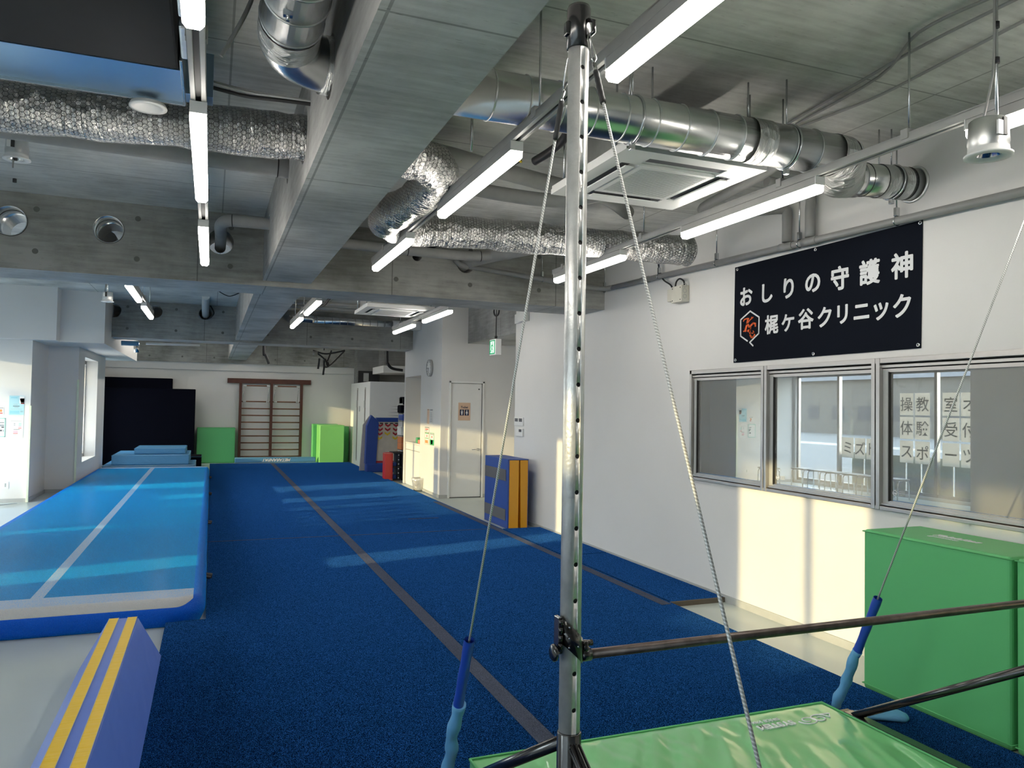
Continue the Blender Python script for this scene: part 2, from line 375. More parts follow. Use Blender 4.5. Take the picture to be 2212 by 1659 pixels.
# toilet wall (door opening X 3.87..4.44)
DX0, DX1, DH = 3.875, 4.455, 2.0
mb = MB().box(3.7, DX0, 12.72, 12.85, 0, SL).box(DX1, 5.35, 12.72, 12.85, 0, SL).box(DX0, DX1, 12.72, 12.85, DH, SL)
struct(mb, 'wall_toilet', WP)
# clock wall with niche
mb = MB().box(3.7, 3.85, 12.85, 14.1, 0, SL).box(3.7, 3.85, 14.1, 15.32, 2.17, SL).box(3.7, 3.85, 15.32, 15.42, 0, SL)
mb.box(3.85, 4.4, 14.0, 14.1, 0, SL).box(3.85, 4.5, 15.32, 15.42, 0, SL).box(4.4, 4.5, 14.0, 15.32, 0, SL).box(3.85, 4.4, 14.1, 15.32, 2.17, 2.25)
struct(mb, 'wall_clock', WP)
struct(MB().box(5.3, 5.45, 12.85, 22.0, 0, SL), 'wall_storage', WP)
# far wall: painted lower part, slightly proud band under the concrete beam
struct(MB().box(-2.9, 5.45, 21.9, 22.1, 0, 2.45).box(-2.9, 5.45, 21.84, 22.1, 2.45, 2.66), 'wall_far', WP)
# left side blocks
struct(MB().box(-4.35, -2.62, 13.8, 15.07, 0, 2.52), 'wall_poster', WP)
LWX = -2.16
mb = MB().box(-2.62, LWX, 15.07, 15.75, 0, 2.55).box(-2.5, LWX, 17.45, 18.6, 0, 2.55).box(-2.5, LWX, 15.75, 17.45, 0, 0.47).box(-2.5, LWX, 15.75, 17.45, 2.38, 2.55)
struct(mb, 'wall_alcove', WP)
struct(MB().box(-2.9, -2.5, 18.5, 18.6, 0, SL).box(-2.9, -2.75, 18.6, 19.05, 0, SL).box(-2.9, -2.75, 20.35, 21.9, 0, SL).box(-2.9, -2.75, 19.05, 20.35, 0, .5).box(-2.9, -2.75, 19.05, 20.35, 2.42, SL), 'wall_left_far', WP)
struct(MB().box(-4.35, -2.27, 13.6, 13.9, 2.52, SL).box(-4.35, -1.64, 13.9, 19.7, 2.52, SL), 'wall_soffit', WP)
# left outer wall with shop-front openings
HD = 2.42
ops = [(-4.8, 1.15), (1.52, 2.94), (5.9, 6.5), (8.3, 13.72)]
mb = MB(); y = -5.0
for a, b in ops:
    mb.box(-4.35, -4.2, y, a, 0, SL); mb.box(-4.35, -4.2, a, b, HD, SL); mb.box(-4.35, -4.2, a, b, 0, 0.06); y = b
mb.box(-4.35, -4.2, y, 13.8, 0, SL)
struct(mb, 'wall_left', WP)
struct(MB().box(-4.2, -3.1, 6.8, 8.6, 0, SL), 'wall_column', WP)
struct(MB().box(-4.35, 6.0, -5.15, -5.0, 0, SL), 'wall_back', WP)
# baseboards
bb = MB().box(4.035, 4.05, -5, 10.15, 0, 0.055); struct(bb, 'baseboard_right', 'grey plastic')
struct(MB().box(3.685, 3.7, 12.705, 14.1, 0, 0.06).box(3.7, DX0-0.04, 12.705, 12.72, 0, 0.06).box(DX1+0.04, 5.2, 12.705, 12.72, 0, 0.06), 'baseboard_clock', 'grey plastic')
struct(MB().box(-4.2, -2.62, 13.785, 13.8, 0, 0.06).box(-2.62, -2.605, 13.8, 15.07, 0, 0.06).box(-2.6, -2.16, 15.055, 15.07, 0, 0.06), 'baseboard_poster', 'grey plastic')
# beams
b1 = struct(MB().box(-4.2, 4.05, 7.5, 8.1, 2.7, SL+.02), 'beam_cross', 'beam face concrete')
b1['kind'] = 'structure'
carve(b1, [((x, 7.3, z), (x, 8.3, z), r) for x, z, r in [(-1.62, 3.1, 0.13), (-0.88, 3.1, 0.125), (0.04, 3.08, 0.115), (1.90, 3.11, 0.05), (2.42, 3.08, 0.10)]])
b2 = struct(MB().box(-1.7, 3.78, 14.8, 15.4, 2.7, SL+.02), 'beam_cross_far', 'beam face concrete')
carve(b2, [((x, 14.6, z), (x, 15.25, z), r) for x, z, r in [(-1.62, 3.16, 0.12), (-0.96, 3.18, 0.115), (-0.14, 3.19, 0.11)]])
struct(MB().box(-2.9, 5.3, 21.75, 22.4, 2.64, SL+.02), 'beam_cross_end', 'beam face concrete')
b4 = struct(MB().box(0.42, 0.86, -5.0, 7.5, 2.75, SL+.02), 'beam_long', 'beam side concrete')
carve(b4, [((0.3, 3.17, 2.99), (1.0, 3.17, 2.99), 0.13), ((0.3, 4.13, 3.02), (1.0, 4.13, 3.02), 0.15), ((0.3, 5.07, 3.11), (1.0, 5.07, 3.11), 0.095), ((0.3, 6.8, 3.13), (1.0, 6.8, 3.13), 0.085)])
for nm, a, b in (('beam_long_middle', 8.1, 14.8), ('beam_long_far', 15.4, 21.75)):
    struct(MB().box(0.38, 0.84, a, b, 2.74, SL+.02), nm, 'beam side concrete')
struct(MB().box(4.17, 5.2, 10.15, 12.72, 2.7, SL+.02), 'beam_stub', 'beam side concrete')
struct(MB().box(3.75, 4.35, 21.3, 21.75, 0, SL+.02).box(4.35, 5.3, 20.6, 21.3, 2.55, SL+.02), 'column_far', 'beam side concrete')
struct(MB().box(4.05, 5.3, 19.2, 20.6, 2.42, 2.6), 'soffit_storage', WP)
# soffit faces get smoother concrete, lightened to stand in for bounce from below
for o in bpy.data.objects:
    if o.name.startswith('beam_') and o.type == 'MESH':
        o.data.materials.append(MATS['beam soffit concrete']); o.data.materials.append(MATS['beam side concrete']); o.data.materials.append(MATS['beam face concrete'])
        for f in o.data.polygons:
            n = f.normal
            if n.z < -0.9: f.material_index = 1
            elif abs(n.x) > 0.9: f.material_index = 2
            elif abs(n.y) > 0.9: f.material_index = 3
# cone marks left by the formwork ties
plain('tie mark', (0.15, 0.15, 0.135), .8)
def ties(name, x0, x1, Y, zs, step, off):
    m = MB(); x = x0+off
    while x < x1:
        for z in zs: m.cyl((x, Y-.0012, z), (x, Y+.004, z), .024, seg=14)
        x += step
    struct(m, name, 'tie mark')
ties('trim_1', -4.1, 4.0, 7.5, (2.86, 3.22), .78, .33); ties('trim_2', -1.6, 3.7, 14.8, (2.86, 3.24), .78, .2); ties('trim_3', -2.7, 3.6, 21.75, (2.78,), .78, .4)
# outside ground
plain('asphalt', (0.11, 0.11, 0.105), 0.9, nscale=.6)
struct(MB().box(-60, -4.35, -40, 60, -0.3, -0.12), 'ground', 'asphalt')
# portals (let the sky in efficiently)
for a, b, x in [(o_[0], o_[1], -4.4) for o_ in ops] + [(15.75, 17.45, -2.52), (19.05, 20.35, -2.92)]:
    z0, z1 = (0.06, HD) if x < -4 else (0.47, 2.38)
    l = bpy.data.lights.new('portal', 'AREA'); l.shape = 'RECTANGLE'; l.size = (z1-z0); l.size_y = (b-a); l.cycles.is_portal = True
    o = bpy.data.objects.new('portal', l); COL.objects.link(o); o.location = (x, (a+b)/2, (z0+z1)/2); o.rotation_euler = Vector((1, 0, 0)).to_track_quat('-Z', 'Y').to_euler()
# ================================================================== WINDOWS AND DOORS
def pane_mat():
    t = NT('film glass'); tr = t.n('ShaderNodeBsdfTransparent'); tr.inputs[0].default_value = (0.62, 0.63, 0.60, 1)
    gl = t.n('ShaderNodeBsdfGlossy'); gl.inputs['Roughness'].default_value = 0.008; gl.inputs[0].default_value = (0.95, 0.95, 0.92, 1)
    df = t.n('ShaderNodeBsdfDiffuse'); df.inputs[0].default_value = (0.50, 0.50, 0.47, 1)
    m1 = t.n('ShaderNodeMixShader', i_0=0.38); t.l(tr.outputs[0], m1.inputs[1]); t.l(df.outputs[0], m1.inputs[2])
    m2 = t.n('ShaderNodeMixShader', i_0=0.34); t.l(m1.outputs[0], m2.inputs[1]); t.l(gl.outputs[0], m2.inputs[2]); t.l(m2.outputs[0], t.out.inputs[0])
pane_mat()
AL = 'aluminium frame'
ymul = [5.83, 4.83, 3.75, 2.67, 1.60, 0.45]
f = MB(); xf0, xf1 = 4.028, 4.10
f.box(xf0, xf1, 0.45, 5.83, WZ1-0.035, WZ1, AL, .003).box(xf0+.02, xf1, 0.45, 5.83, WZ1-0.062, WZ1-0.045, AL).box(xf0+.028, xf1, 0.45, 5.83, WZ1-0.092, WZ1-0.070, AL)
f.box(xf0, xf1, 0.45, 5.83, WZ0, WZ0+0.025, AL, .003).box(xf0+.015, xf1, 0.45, 5.83, WZ0+0.032, WZ0+0.045, AL).box(xf0+.028, xf1, 0.45, 5.83, WZ0+0.045, WZ0+0.062, AL)
f.box(4.09, 4.12, 0.45, 5.83, WZ0, WZ0+0.05, 'dark seam').box(4.09, 4.12, 0.45, 5.83, WZ1-0.09, WZ1, 'dark seam')
for y in ymul[1:-1]:
    f.box(xf0-.004, xf1, y-0.034, y-0.004, WZ0, WZ1, AL, .003).box(xf0-.004, xf1, y+0.004, y+0.034, WZ0, WZ1, AL, .003).box(xf0+.01, xf1, y-.004, y+.004, WZ0, WZ1, 'dark seam')
f.box(xf0, xf1, 5.80, 5.83, WZ0, WZ1, AL, .003).box(xf0, xf1, 0.45, 0.48, WZ0, WZ1, AL, .003)
win = struct(f, 'window_1')
for k, (a, b) in enumerate(zip(ymul, ymul[1:])):
    g = MB().box(4.068, 4.073, b+0.034, a-0.034-0.045, WZ0+0.06, WZ1-0.09); p = g.build('pane', 'film glass', win)
    st = MB().box(4.055, 4.075, a-0.034-0.045, a-0.034, WZ0+0.05, WZ1-0.08, 'grey plastic').box(4.05, 4.07, a-0.034-0.052, a-0.034-0.045, WZ0+0.06, WZ1-0.09, 'dark seam'); st.build('sash_stile', None, win)
    if k in (1, 2):
        yc = a-0.034-0.085; zc = WZ0+0.115
        s = MB().ring((4.066, yc, zc), (1, 0, 0), 0.016, 0.002, 'banner white', 24, 6).box(4.0655, 4.067, yc-.010, yc+.010, zc-.002, zc+.002, 'banner white')
        for q in range(4): s.box(4.0655, 4.067, yc-0.075, yc-0.03, zc-.012+q*.008, zc-.009+q*.008, 'track paint')
        s.build('sticker', None, win)
# room behind the interior window
struct(MB().box(4.26, 7.0, -5.0, 9.9, 0, 0.02, 'vinyl floor').box(6.9, 7.0, -5, 9.9, 0, 2.6, WP).box(4.26, 6.9, 9.8, 9.9, 0, 2.6, WP).box(4.26, 6.9, -5, -4.9, 0, 2.6, WP).box(4.26, 7.0, -5, 9.9, 2.6, 2.7, WP), 'wall_back_room')
o = MB().box(4.262, 4.275, 0.5, 3.70, WZ0+.002, WZ1-.002, bevel=.002).build('roller_screen', 'white plastic')
tag(o, 'pale blank screen behind the right panes of the interior window', 'screen')
# black strap on the sill inside the middle pane
q = ax(1764, 1056, 4.10)
t = thing('headset_strap', 'small black arched strap on the sill behind the middle window pane', 'strap', (4.12, q.y, WZ0+.04))
MB().tube([(4.12, q.y+.05*math.cos(a), WZ0+.06+.075*math.sin(a)) for a in [PI*i/12 for i in range(13)]], 0.009, seg=8).cyl((4.12, q.y+.05, WZ0+.04), (4.12, q.y+.05, WZ0+.075), .013).cyl((4.12, q.y-.05, WZ0+.04), (4.12, q.y-.05, WZ0+.075), .013).build('band', 'black rubber', t)
MB().cyl((4.12, q.y-.028, WZ0+.055), (4.12, q.y+.028, WZ0+.055), .018).build('roll', 'grey plastic', t)
# shop-front glazing of the left wall
def glazing(name, a, b, muls, z0=0.06, z1=HD, x=-4.28, rails=()):
    f = MB().box(x-.03, x+.03, a, b, z0, z0+.06, AL).box(x-.03, x+.03, a, b, z1-.06, z1, AL).box(x-.03, x+.03, a, a+.045, z0, z1, AL).box(x-.03, x+.03, b-.045, b, z0, z1, AL)
    for m in muls: f.box(x-.04, x+.04, m-.03, m+.03, z0, z1, AL)
    for r in rails: f.box(x-.02, x+.02, a, b, r-.02, r+.02, AL)
    w = struct(f, name); MB().box(x-.004, x+.004, a+.03, b-.03, z0+.03, z1-.03).build('pane', 'window glass', w); return w
glazing('window_2', -4.8, 1.15, [0.86, -1.0, -2.9]); glazing('window_3', 1.52, 2.94, [2.12]); glazing('window_4', 5.9, 6.5, []); glazing('window_5', 8.3, 13.72, [10.16, 12.5])
w = glazing('window_6', 15.75, 17.45, [], 0.47, 2.38, -2.40)
t_ = NT('frosted glass'); tr_ = t_.n('ShaderNodeBsdfTranslucent'); tr_.inputs[0].default_value = (.85, .88, .88, 1); gl_ = t_.n('ShaderNodeBsdfGlossy'); gl_.inputs['Roughness'].default_value = .15
mx_ = t_.n('ShaderNodeMixShader', i_0=.06); t_.l(tr_.outputs[0], mx_.inputs[1]); t_.l(gl_.outputs[0], mx_.inputs[2]); t_.l(mx_.outputs[0], t_.out.inputs[0])
for c_ in w.children: c_.data.materials[0] = MATS['frosted glass']
glazing('window_7', 19.05, 20.35, [], 0.5, 2.42, -2.82)
# curtain-like slats low outside the alcove window
o = MB()
for k in range(6): o.box(-2.95, -2.93, 15.6, 17.7, 0.35+k*.09, 0.40+k*.09)
for y in (15.6, 17.66): o.box(-2.97, -2.95, y, y+.04, -.12, .86)
tag(o.build('slat_fence', 'white frame paint'), 'low white horizontal slat fence outside the narrow alcove window', 'fence')
# toilet door
d = struct(MB().box(DX0-.035, DX0, 12.70, 12.80, 0, DH+.035, bevel=.004).box(DX1, DX1+.035, 12.70, 12.80, 0, DH+.035, bevel=.004).box(DX0-.035, DX1+.035, 12.70, 12.80, DH, DH+.035, bevel=.004), 'door_1', 'white frame paint')
MB().box(DX0+.004, DX1-.004, 12.735, 12.775, 0.012, DH-.004, bevel=.003).build('door_leaf', 'white frame paint', d)
MB().box(DX0+.004, DX1-.004, 12.732, 12.737, 0.0, 0.012).build('door_gap', 'dark seam', d)
MB().cyl((DX1-.07, 12.735, .84), (DX1-.07, 12.70, .84), .022).tube([(DX1-.07, 12.70, .84), (DX1-.07, 12.69, .84), (DX1-.19, 12.69, .84)], .008).build('door_handle', 'chrome', d)
MB().cyl((DX1-.06, 12.736, 1.9), (DX1-.06, 12.73, 1.9), .012).build('door_viewer', 'black rubber', d)
# toilet sign
q = ay(1003, 889, 12.73)
s = MB().box(q.x-.11, q.x+.11, 12.729, 12.733, q.z-.155, q.z+.155, 'sign peach')
plain('sign peach', (0.72, 0.50, 0.35), 0.6, noise=.02); plain('sign navy', (0.012, 0.022, 0.07), 0.6, noise=0); plain('ink grey', (0.10, 0.10, 0.11), 0.7, noise=0)
s.text('Toilet', .055, (q.x, 12.728, q.z+.075), (1, 0, 0), (0, 0, 1), 'sign navy', bold=.001)
for sx in (-.045, .045):
    c = q.x+sx; s.box(c-.038, c+.038, 12.7275, 12.729, q.z-.07, q.z+.035, 'sign navy')
    s.cyl((c, 12.7275, q.z+.018), (c, 12.7265, q.z+.018), .009, 'banner white')
    if sx < 0: s.prism([(c-.018, 12.7275, q.z+.004), (c+.018, 12.7275, q.z+.004), (c+.013, 12.7275, q.z-.028), (c+.008, 12.7275, q.z-.06), (c-.008, 12.7275, q.z-.06), (c-.013, 12.7275, q.z-.028)], (0, -.001, 0), 'banner white')
    else: s.prism([(c-.008, 12.7275, q.z+.006), (c+.008, 12.7275, q.z+.006), (c+.022, 12.7275, q.z-.03), (c+.008, 12.7275, q.z-.034), (c+.006, 12.7275, q.z-.06), (c-.006, 12.7275, q.z-.06), (c-.008, 12.7275, q.z-.034), (c-.022, 12.7275, q.z-.03)], (0, -.001, 0), 'banner white')
tag(s.build('toilet_sign'), 'peach toilet sign with two navy figure panels on the white door', 'sign')

# ================================================================== FLOOR COVERINGS
cz = 0.04
t = thing('gym_carpet', 'long blue roll-out gymnastics carpet covering the hall floor', 'carpet', (1.6, 11, 0))
MB().prism([(-.26, -3, 0), (3.5, -3, 0), (3.5, 20.75, 0), (.003, 20.75, 0), (.003, 5.94, 0), (-.26, 5.94, 0)], (0, 0, cz)).build('carpet_field', 'blue carpet', t)
MB().box(1.455, 1.555, -3.0, 20.75, cz, cz+.002).build('tape_strip', 'grey carpet tape', t)
MB().box(3.385, 3.475, 3.9, 12.0, cz, cz+.002).bend(lambda c: c if c.y > 4 else Vector((c.x, 5.25, c.z))).build('tape_strip', 'grey carpet tape', t)
MB().box(-0.26, 3.50, 9.17, 9.195, cz, cz+.0015).build('carpet_seam', 'grey carpet tape', t)
o = MB().box(3.515, 4.03, 5.32, 7.33, 0.0, cz, 'blue carpet').box(3.50, 4.03, 5.30, 5.32, 0, cz-.001, 'carpet foam edge').build('carpet_strip'); tag(o, 'narrow blue carpet strip beside the window wall, near piece', 'carpet', 'blue filler strips beside the window wall')
o = MB().box(3.515, 4.03, 7.345, 9.15, 0.0, cz).build('carpet_strip', 'blue carpet'); tag(o, 'narrow blue carpet strip beside the wall, piece nearer the blue and yellow mat', 'carpet', 'blue filler strips beside the window wall')
o = MB().box(2.55, 2.98, 10.25, 10.28, cz, cz+.003).build('tape_scrap', 'grey carpet tape'); tag(o, 'short grey tape mark on the sunlit carpet', 'tape')
o = MB().prism([(-3.35, 13.9-.8, .001), (-3.32, 13.9-.8, .001), (-2.72, 13.95-.3, .001), (-2.75, 13.95-.3, .001)], (0, 0, .002), 'sign navy').build('floor_line'); tag(o, 'thin dark line taped on the pale floor at left', 'tape')

# ---- air track
def airtrack_mats():
    t = NT('airtrack skin'); b = t.b; b.inputs['Roughness'].default_value = 0.42; b.inputs['Coat Weight'].default_value = 0.08; b.inputs['Coat Roughness'].default_value = 0.2; b.inputs['Specular IOR Level'].default_value = 0.2
    g = t.n('ShaderNodeNewGeometry'); sp = t.n('ShaderNodeSeparateXYZ'); t.l(g.outputs['Position'], sp.inputs[0])
    def cmp(op, sock, v): m = t.n('ShaderNodeMath', operation=op, i_1=v); t.l(sock, m.inputs[0]); return m.outputs[0]
    def mul(a, b_): m = t.n('ShaderNodeMath', operation='MULTIPLY'); t.l(a, m.inputs[0]); t.l(b_, m.inputs[1]); return m.outputs[0]
    def mxm(a, b_): m = t.n('ShaderNodeMath', operation='MAXIMUM'); t.l(a, m.inputs[0]); t.l(b_, m.inputs[1]); return m.outputs[0]
    X, Y, Z = sp.outputs[0], sp.outputs[1], sp.outputs[2]
    topz = cmp('GREATER_THAN', Z, 0.185)
    inx = mul(cmp('GREATER_THAN', X, -2.06), cmp('LESS_THAN', X, -0.085))
    stripe = mul(mul(cmp('GREATER_THAN', X, -1.145), cmp('LESS_THAN', X, -1.065)), cmp('GREATER_THAN', Z, 0.15))
    # front band: rounded end on the right
    dx = t.n('ShaderNodeMath', operation='ADD', i_1=0.20); t.l(X, dx.inputs[0]); mxd = t.n('ShaderNodeMath', operation='MAXIMUM', i_1=0.0); t.l(dx.outputs[0], mxd.inputs[0])
    sq = t.n('ShaderNodeMath', operation='MULTIPLY'); t.l(mxd.outputs[0], sq.inputs[0]); t.l(mxd.outputs[0], sq.inputs[1])
    zz = t.n('ShaderNodeMath', operation='MULTIPLY_ADD', i_1=3.2, i_2=0.142); t.l(sq.outputs[0], zz.inputs[0])
    gz = t.n('ShaderNodeMath', operation='GREATER_THAN'); t.l(Z, gz.inputs[0]); t.l(zz.outputs[0], gz.inputs[1])
    band = mul(mul(cmp('LESS_THAN', Y, 6.235), gz.outputs[0]), cmp('LESS_THAN', X, -0.085))
    band2 = mul(mul(cmp('GREATER_THAN', Y, 17.62), cmp('LESS_THAN', Y, 17.86)), topz)
    white = mxm(mxm(stripe, band), band2)
    pile_normals(t, g, 420.0, 4.0); b.inputs['Sheen Weight'].default_value = 1.0; b.inputs['Sheen Roughness'].default_value = .22; b.inputs['Sheen Tint'].default_value = (0.0, .42, 1, 1)
    m1 = t.n('ShaderNodeMix', data_type='RGBA'); t.l(mul(topz, inx), m1.inputs[0]); m1.inputs[6].default_value = (0.0, 0.10, 0.60, 1); m1.inputs[7].default_value = (0.0, 0.17, 0.42, 1)
    m2 = t.n('ShaderNodeMix', data_type='RGBA'); t.l(white, m2.inputs[0]); t.l(m1.outputs[2], m2.inputs[6]); m2.inputs[7].default_value = (0.56, 0.55, 0.54, 1)
    t.l(m2.outputs[2], b.inputs['Base Color'])
airtrack_mats(); MATS['airtrack skin'].cycles.use_bump_map_correction = False
def pillow(mb, x0, x1, y0, y1, z0, z1, bulge, cr, m, nz=8, nc=8, inner=0.10, lift=0.0):
    """inflated slab: rounded-rectangle rings with bulging side walls"""
    rings = []
    prof = [(-bulge*math.cos(PI/2*(2*k/nz-1))+0.0, z0+(z1-z0)*k/nz) for k in range(nz+1)]
    prof += [(inner*.5, z1+lift*.5), (inner, z1+lift)]
    prof = [(inner, z0)] + prof
    for ins, z in prof:
        a0, a1, b0, b1 = x0+ins, x1-ins, y0+ins, y1-ins; r = max(cr-ins, .02); ring = []
        for cx, cy, s in ((a1-r, b1-r, 0), (a0+r, b1-r, 1), (a0+r, b0+r, 2), (a1-r, b0+r, 3)):
            for k in range(nc+1): an = PI/2*(s+k/nc); ring.append(mb.bm.verts.new((cx+r*math.cos(an), cy+r*math.sin(an), z)))
        rings.append(ring)
    i = mb.mi(m)
    for a, b in zip(rings, rings[1:]):
        n = len(a)
        for k in range(n): f = mb.bm.faces.new([a[k], a[(k+1) % n], b[(k+1) % n], b[k]]); f.material_index = i; f.smooth = True
    f = mb.bm.faces.new(rings[-1]); f.material_index = i; f = mb.bm.faces.new(rings[0][::-1]); f.material_index = i
    return mb
t = thing('air_track', 'long inflated blue tumbling air track with white centre stripe', 'air track', (-1.07, 11.9, 0))
pillow(MB(), -2.11, -0.035, 5.95, 17.9, 0.002, 0.20, 0.035, 0.17, None).build('air_mattress', 'airtrack skin', t)
for y in (7.15, 10.3, 13.5, 16.4):
    MB().tube([(-0.02, y-.05, .10), (0.025, y-.04, .085), (0.03, y, .08), (0.025, y+.04, .085), (-0.02, y+.05, .10)], .012, seg=6).cyl((-0.01, y, .10), (.045, y, .09), .022).build('valve_handle', 'black rubber', t)

# ---- foam balance beam
wrinkled('royal blue vinyl', (0.06, 0.15, 0.60), 0.45, 0.35, (6, 2.2, 6), .02); wrinkled('yellow vinyl', (0.80, 0.52, 0.02), 0.5, 0.55, (4, 28, 4), .012, .1)
t = thing('foam_beam', 'low blue foam balance beam with two yellow stripes along its top', 'balance beam', (-0.455, 3.7, 0))
ya, yb = 2.3, 5.12
b = MB(); P0 = [(-.69, ya, .0), (-.225, ya, .0), (-.378, ya, .30), (-.532, ya, .30)]; P1 = [(-.69, yb+.06, 0), (-.225, yb+.06, 0), (-.378, yb, .30), (-.532, yb, .30)]
n = 20; rows = []
for k in range(n+1): rows.append([b.bm.verts.new(Vector(p).lerp(Vector(q_), k/n)) for p, q_ in zip(P0, P1)])
for a, c in zip(rows, rows[1:]):
    for k in range(4): b.bm.faces.new([a[k], a[(k+1) % 4], c[(k+1) % 4], c[k]])
b.bm.faces.new(rows[0][::-1]); b.bm.faces.new(rows[-1]); b.mi(None)
bmesh.ops.recalc_face_normals(b.bm, faces=b.bm.faces[:]); bmesh.ops.bevel(b.bm, geom=[e for e in b.bm.edges if abs(e.verts[0].co.y-e.verts[1].co.y) > .05 or True and e.verts[0].co.y > yb-.01 and e.verts[1].co.y > yb-.01], offset=.006, segments=2, affect='EDGES')
b.build('foam_body', 'royal blue vinyl', t)
for a, c in ((-.530, -.479), (-.431, -.380)):
    MB().box(a, c, ya, yb-.002, .2985, .3035, bevel=.002).build('yellow_stripe', 'yellow vinyl', t)
    MB().box(a-.0012, a+.0012, ya, yb-.002, .3025, .3045).box(c-.0012, c+.0012, ya, yb-.002, .3025, .3045).build('piping', 'grey plastic', t)

# ---- padded vinyl blocks
wrinkled('green vinyl', (0.10, 0.44, 0.155), 0.5, 0.2, (2, 3, 3), .03, .08)
wrinkled('bright green vinyl', (0.22, 0.62, 0.17), 0.42, 0.25, (3, 3, 3), .02, .15)
wrinkled('sky blue vinyl', (0.10, 0.30, 0.52), 0.40, 0.35, (5, 5, 9), .02, .2)
wrinkled('navy vinyl', (0.0010, 0.0015, 0.006), 0.85, 0.2, (3, 3, 3), .02, .0)
MATS['navy vinyl'].node_tree.nodes['Principled BSDF'].inputs['Specular IOR Level'].default_value = .1
wrinkled('mid blue vinyl', (0.015, 0.06, 0.30), 0.45, 0.3, (3, 3, 3), .02, .1)
wrinkled('orange yellow vinyl', (0.78, 0.36, 0.015), 0.45, 0.3, (3, 3, 8), .01, .1)
wrinkled('red vinyl', (0.62, 0.02, 0.02), 0.4, 0.3, (5, 5, 5), .01, .2)
def block(name, label, cat, x0, x1, y0, y1, z0, z1, m, group=None, bevel=.018, piping='green vinyl', pip=True):
    t = thing(name, label, cat, ((x0+x1)/2, (y0+y1)/2, z0), group)
    MB().box(x0, x1, y0, y1, z0, z1, bevel=bevel, seg=3).build('foam_block', m, t)
    if pip:
        for z in (z0+.03, z1-.012):
            e = .002; MB().tube([(x0-e, y0-e, z), (x1+e, y0-e, z), (x1+e, y1+e, z), (x0-e, y1+e, z)], .0035, closed=True, seg=6).build('piping', piping, t)
    return t
g = 'green mats beside the window wall'
t1 = block('landing_mat', 'green padded mat standing against the window wall, the one with white printing', 'mat', 3.57, 4.02, 2.525, 3.41, 0.002, 0.92, 'green vinyl', g)
m = MB()
m.text('Taishikan', .075, (3.80, 2.98, .9215), (0, -1, 0), (1, 0, 0), 'banner white', shear=.4, bold=.002).text('gymnastics', .04, (3.735, 3.02, .9215), (0, -1, 0), (1, 0, 0), 'banner white', shear=.3)
m.build('print', None, t1)
block('landing_mat', 'green padded mat at the right picture edge behind the high bar end', 'mat', 3.575, 4.02, 1.60, 2.505, 0.002, 0.92, 'green vinyl', g)

# ---- landing mat under the bar
t = thing('landing_mat', 'glossy wrinkled green landing mat lying under the high bar', 'mat', (1.95, 1.9, cz))
def lm_mat():
    tt = NT('glossy green vinyl'); b = tt.b; b.inputs['Base Color'].default_value = (0.17, 0.52, 0.20, 1); b.inputs['Roughness'].default_value = 0.34; b.inputs['Coat Weight'].default_value = .8; b.inputs['Coat Roughness'].default_value = .14
lm_mat()
from mathutils import noise
mx0, mx1, my0, my1, mz0, mz1 = 1.03, 2.885, 0.75, 3.015, cz+.004, 0.15
b = MB(); nx, ny = 110, 130; G = []
for j in range(ny+1):
    row = []
    for i in range(nx+1):
        u, v = i/nx, j/ny; x = mx0+u*(mx1-mx0); y = my0+v*(my1-my0)
        e = min(u, 1-u, (1-v)*1.0, v); e2 = min(1, e/0.03)
        # folds fan out from the far edge, running roughly away from the viewer's right
        ang = 0.5+0.7*(u-.5); s_ = x*math.cos(ang)+y*math.sin(ang)*.35; r_ = -x*math.sin(ang)+y*math.cos(ang)
        w = noise.noise(Vector((s_*1.6, r_*9.0, 0.3)))*0.011 + noise.noise(Vector((s_*3.0, r_*16.0, 5.3)))*0.005
        far = max(0, 1-(1-v)*3.2); w += abs(noise.noise(Vector((x*13+y*4, y*2.0, 2.2))))*0.010*far
        w = w*1.55 + 0.012*noise.noise(Vector((x*1.2, y*1.2, 9)))
        dl = math.hypot(x-2.56, (y-2.80)*1.4); w *= .12+.88*min(1, max(0, (dl-.20)/.22))
        row.append(b.bm.verts.new((x, y, mz1-0.008*(1-e2)**2+w*e2)))
    G.append(row)
for j in range(ny):
    for i in range(nx): f_ = b.bm.faces.new([G[j][i], G[j][i+1], G[j+1][i+1], G[j+1][i]]); f_.smooth = True
edge = [G[0][i] for i in range(nx+1)]+[G[j][nx] for j in range(1, ny+1)]+[G[ny][i] for i in range(nx-1, -1, -1)]+[G[j][0] for j in range(ny-1, 0, -1)]
low = []
for v_ in edge:
    c = v_.co; low.append(b.bm.verts.new((c.x+(.006 if c.x > 2 else -.006)*0, c.y, mz0)))
for k in range(len(edge)): b.bm.faces.new([edge[k], low[k], low[(k+1) % len(low)], edge[(k+1) % len(edge)]])
b.bm.faces.new(low[::-1]); b.mi(None); b.build('foam_pad', 'glossy green vinyl', t)
MB().tube([(mx0, my0, mz1-.006), (mx1, my0, mz1-.006), (mx1, my1, mz1-.006), (mx0, my1, mz1-.006)], .007, closed=True, seg=6).build('piping', 'green vinyl', t)
q1 = az(1722, 1562, .157); q2 = az(1757, 1552, .157); rr = (q2-q1).normalized(); up_ = Vector((0, 0, 1)).cross(rr)
m = MB(); c0 = az(1757, 1554, .151)
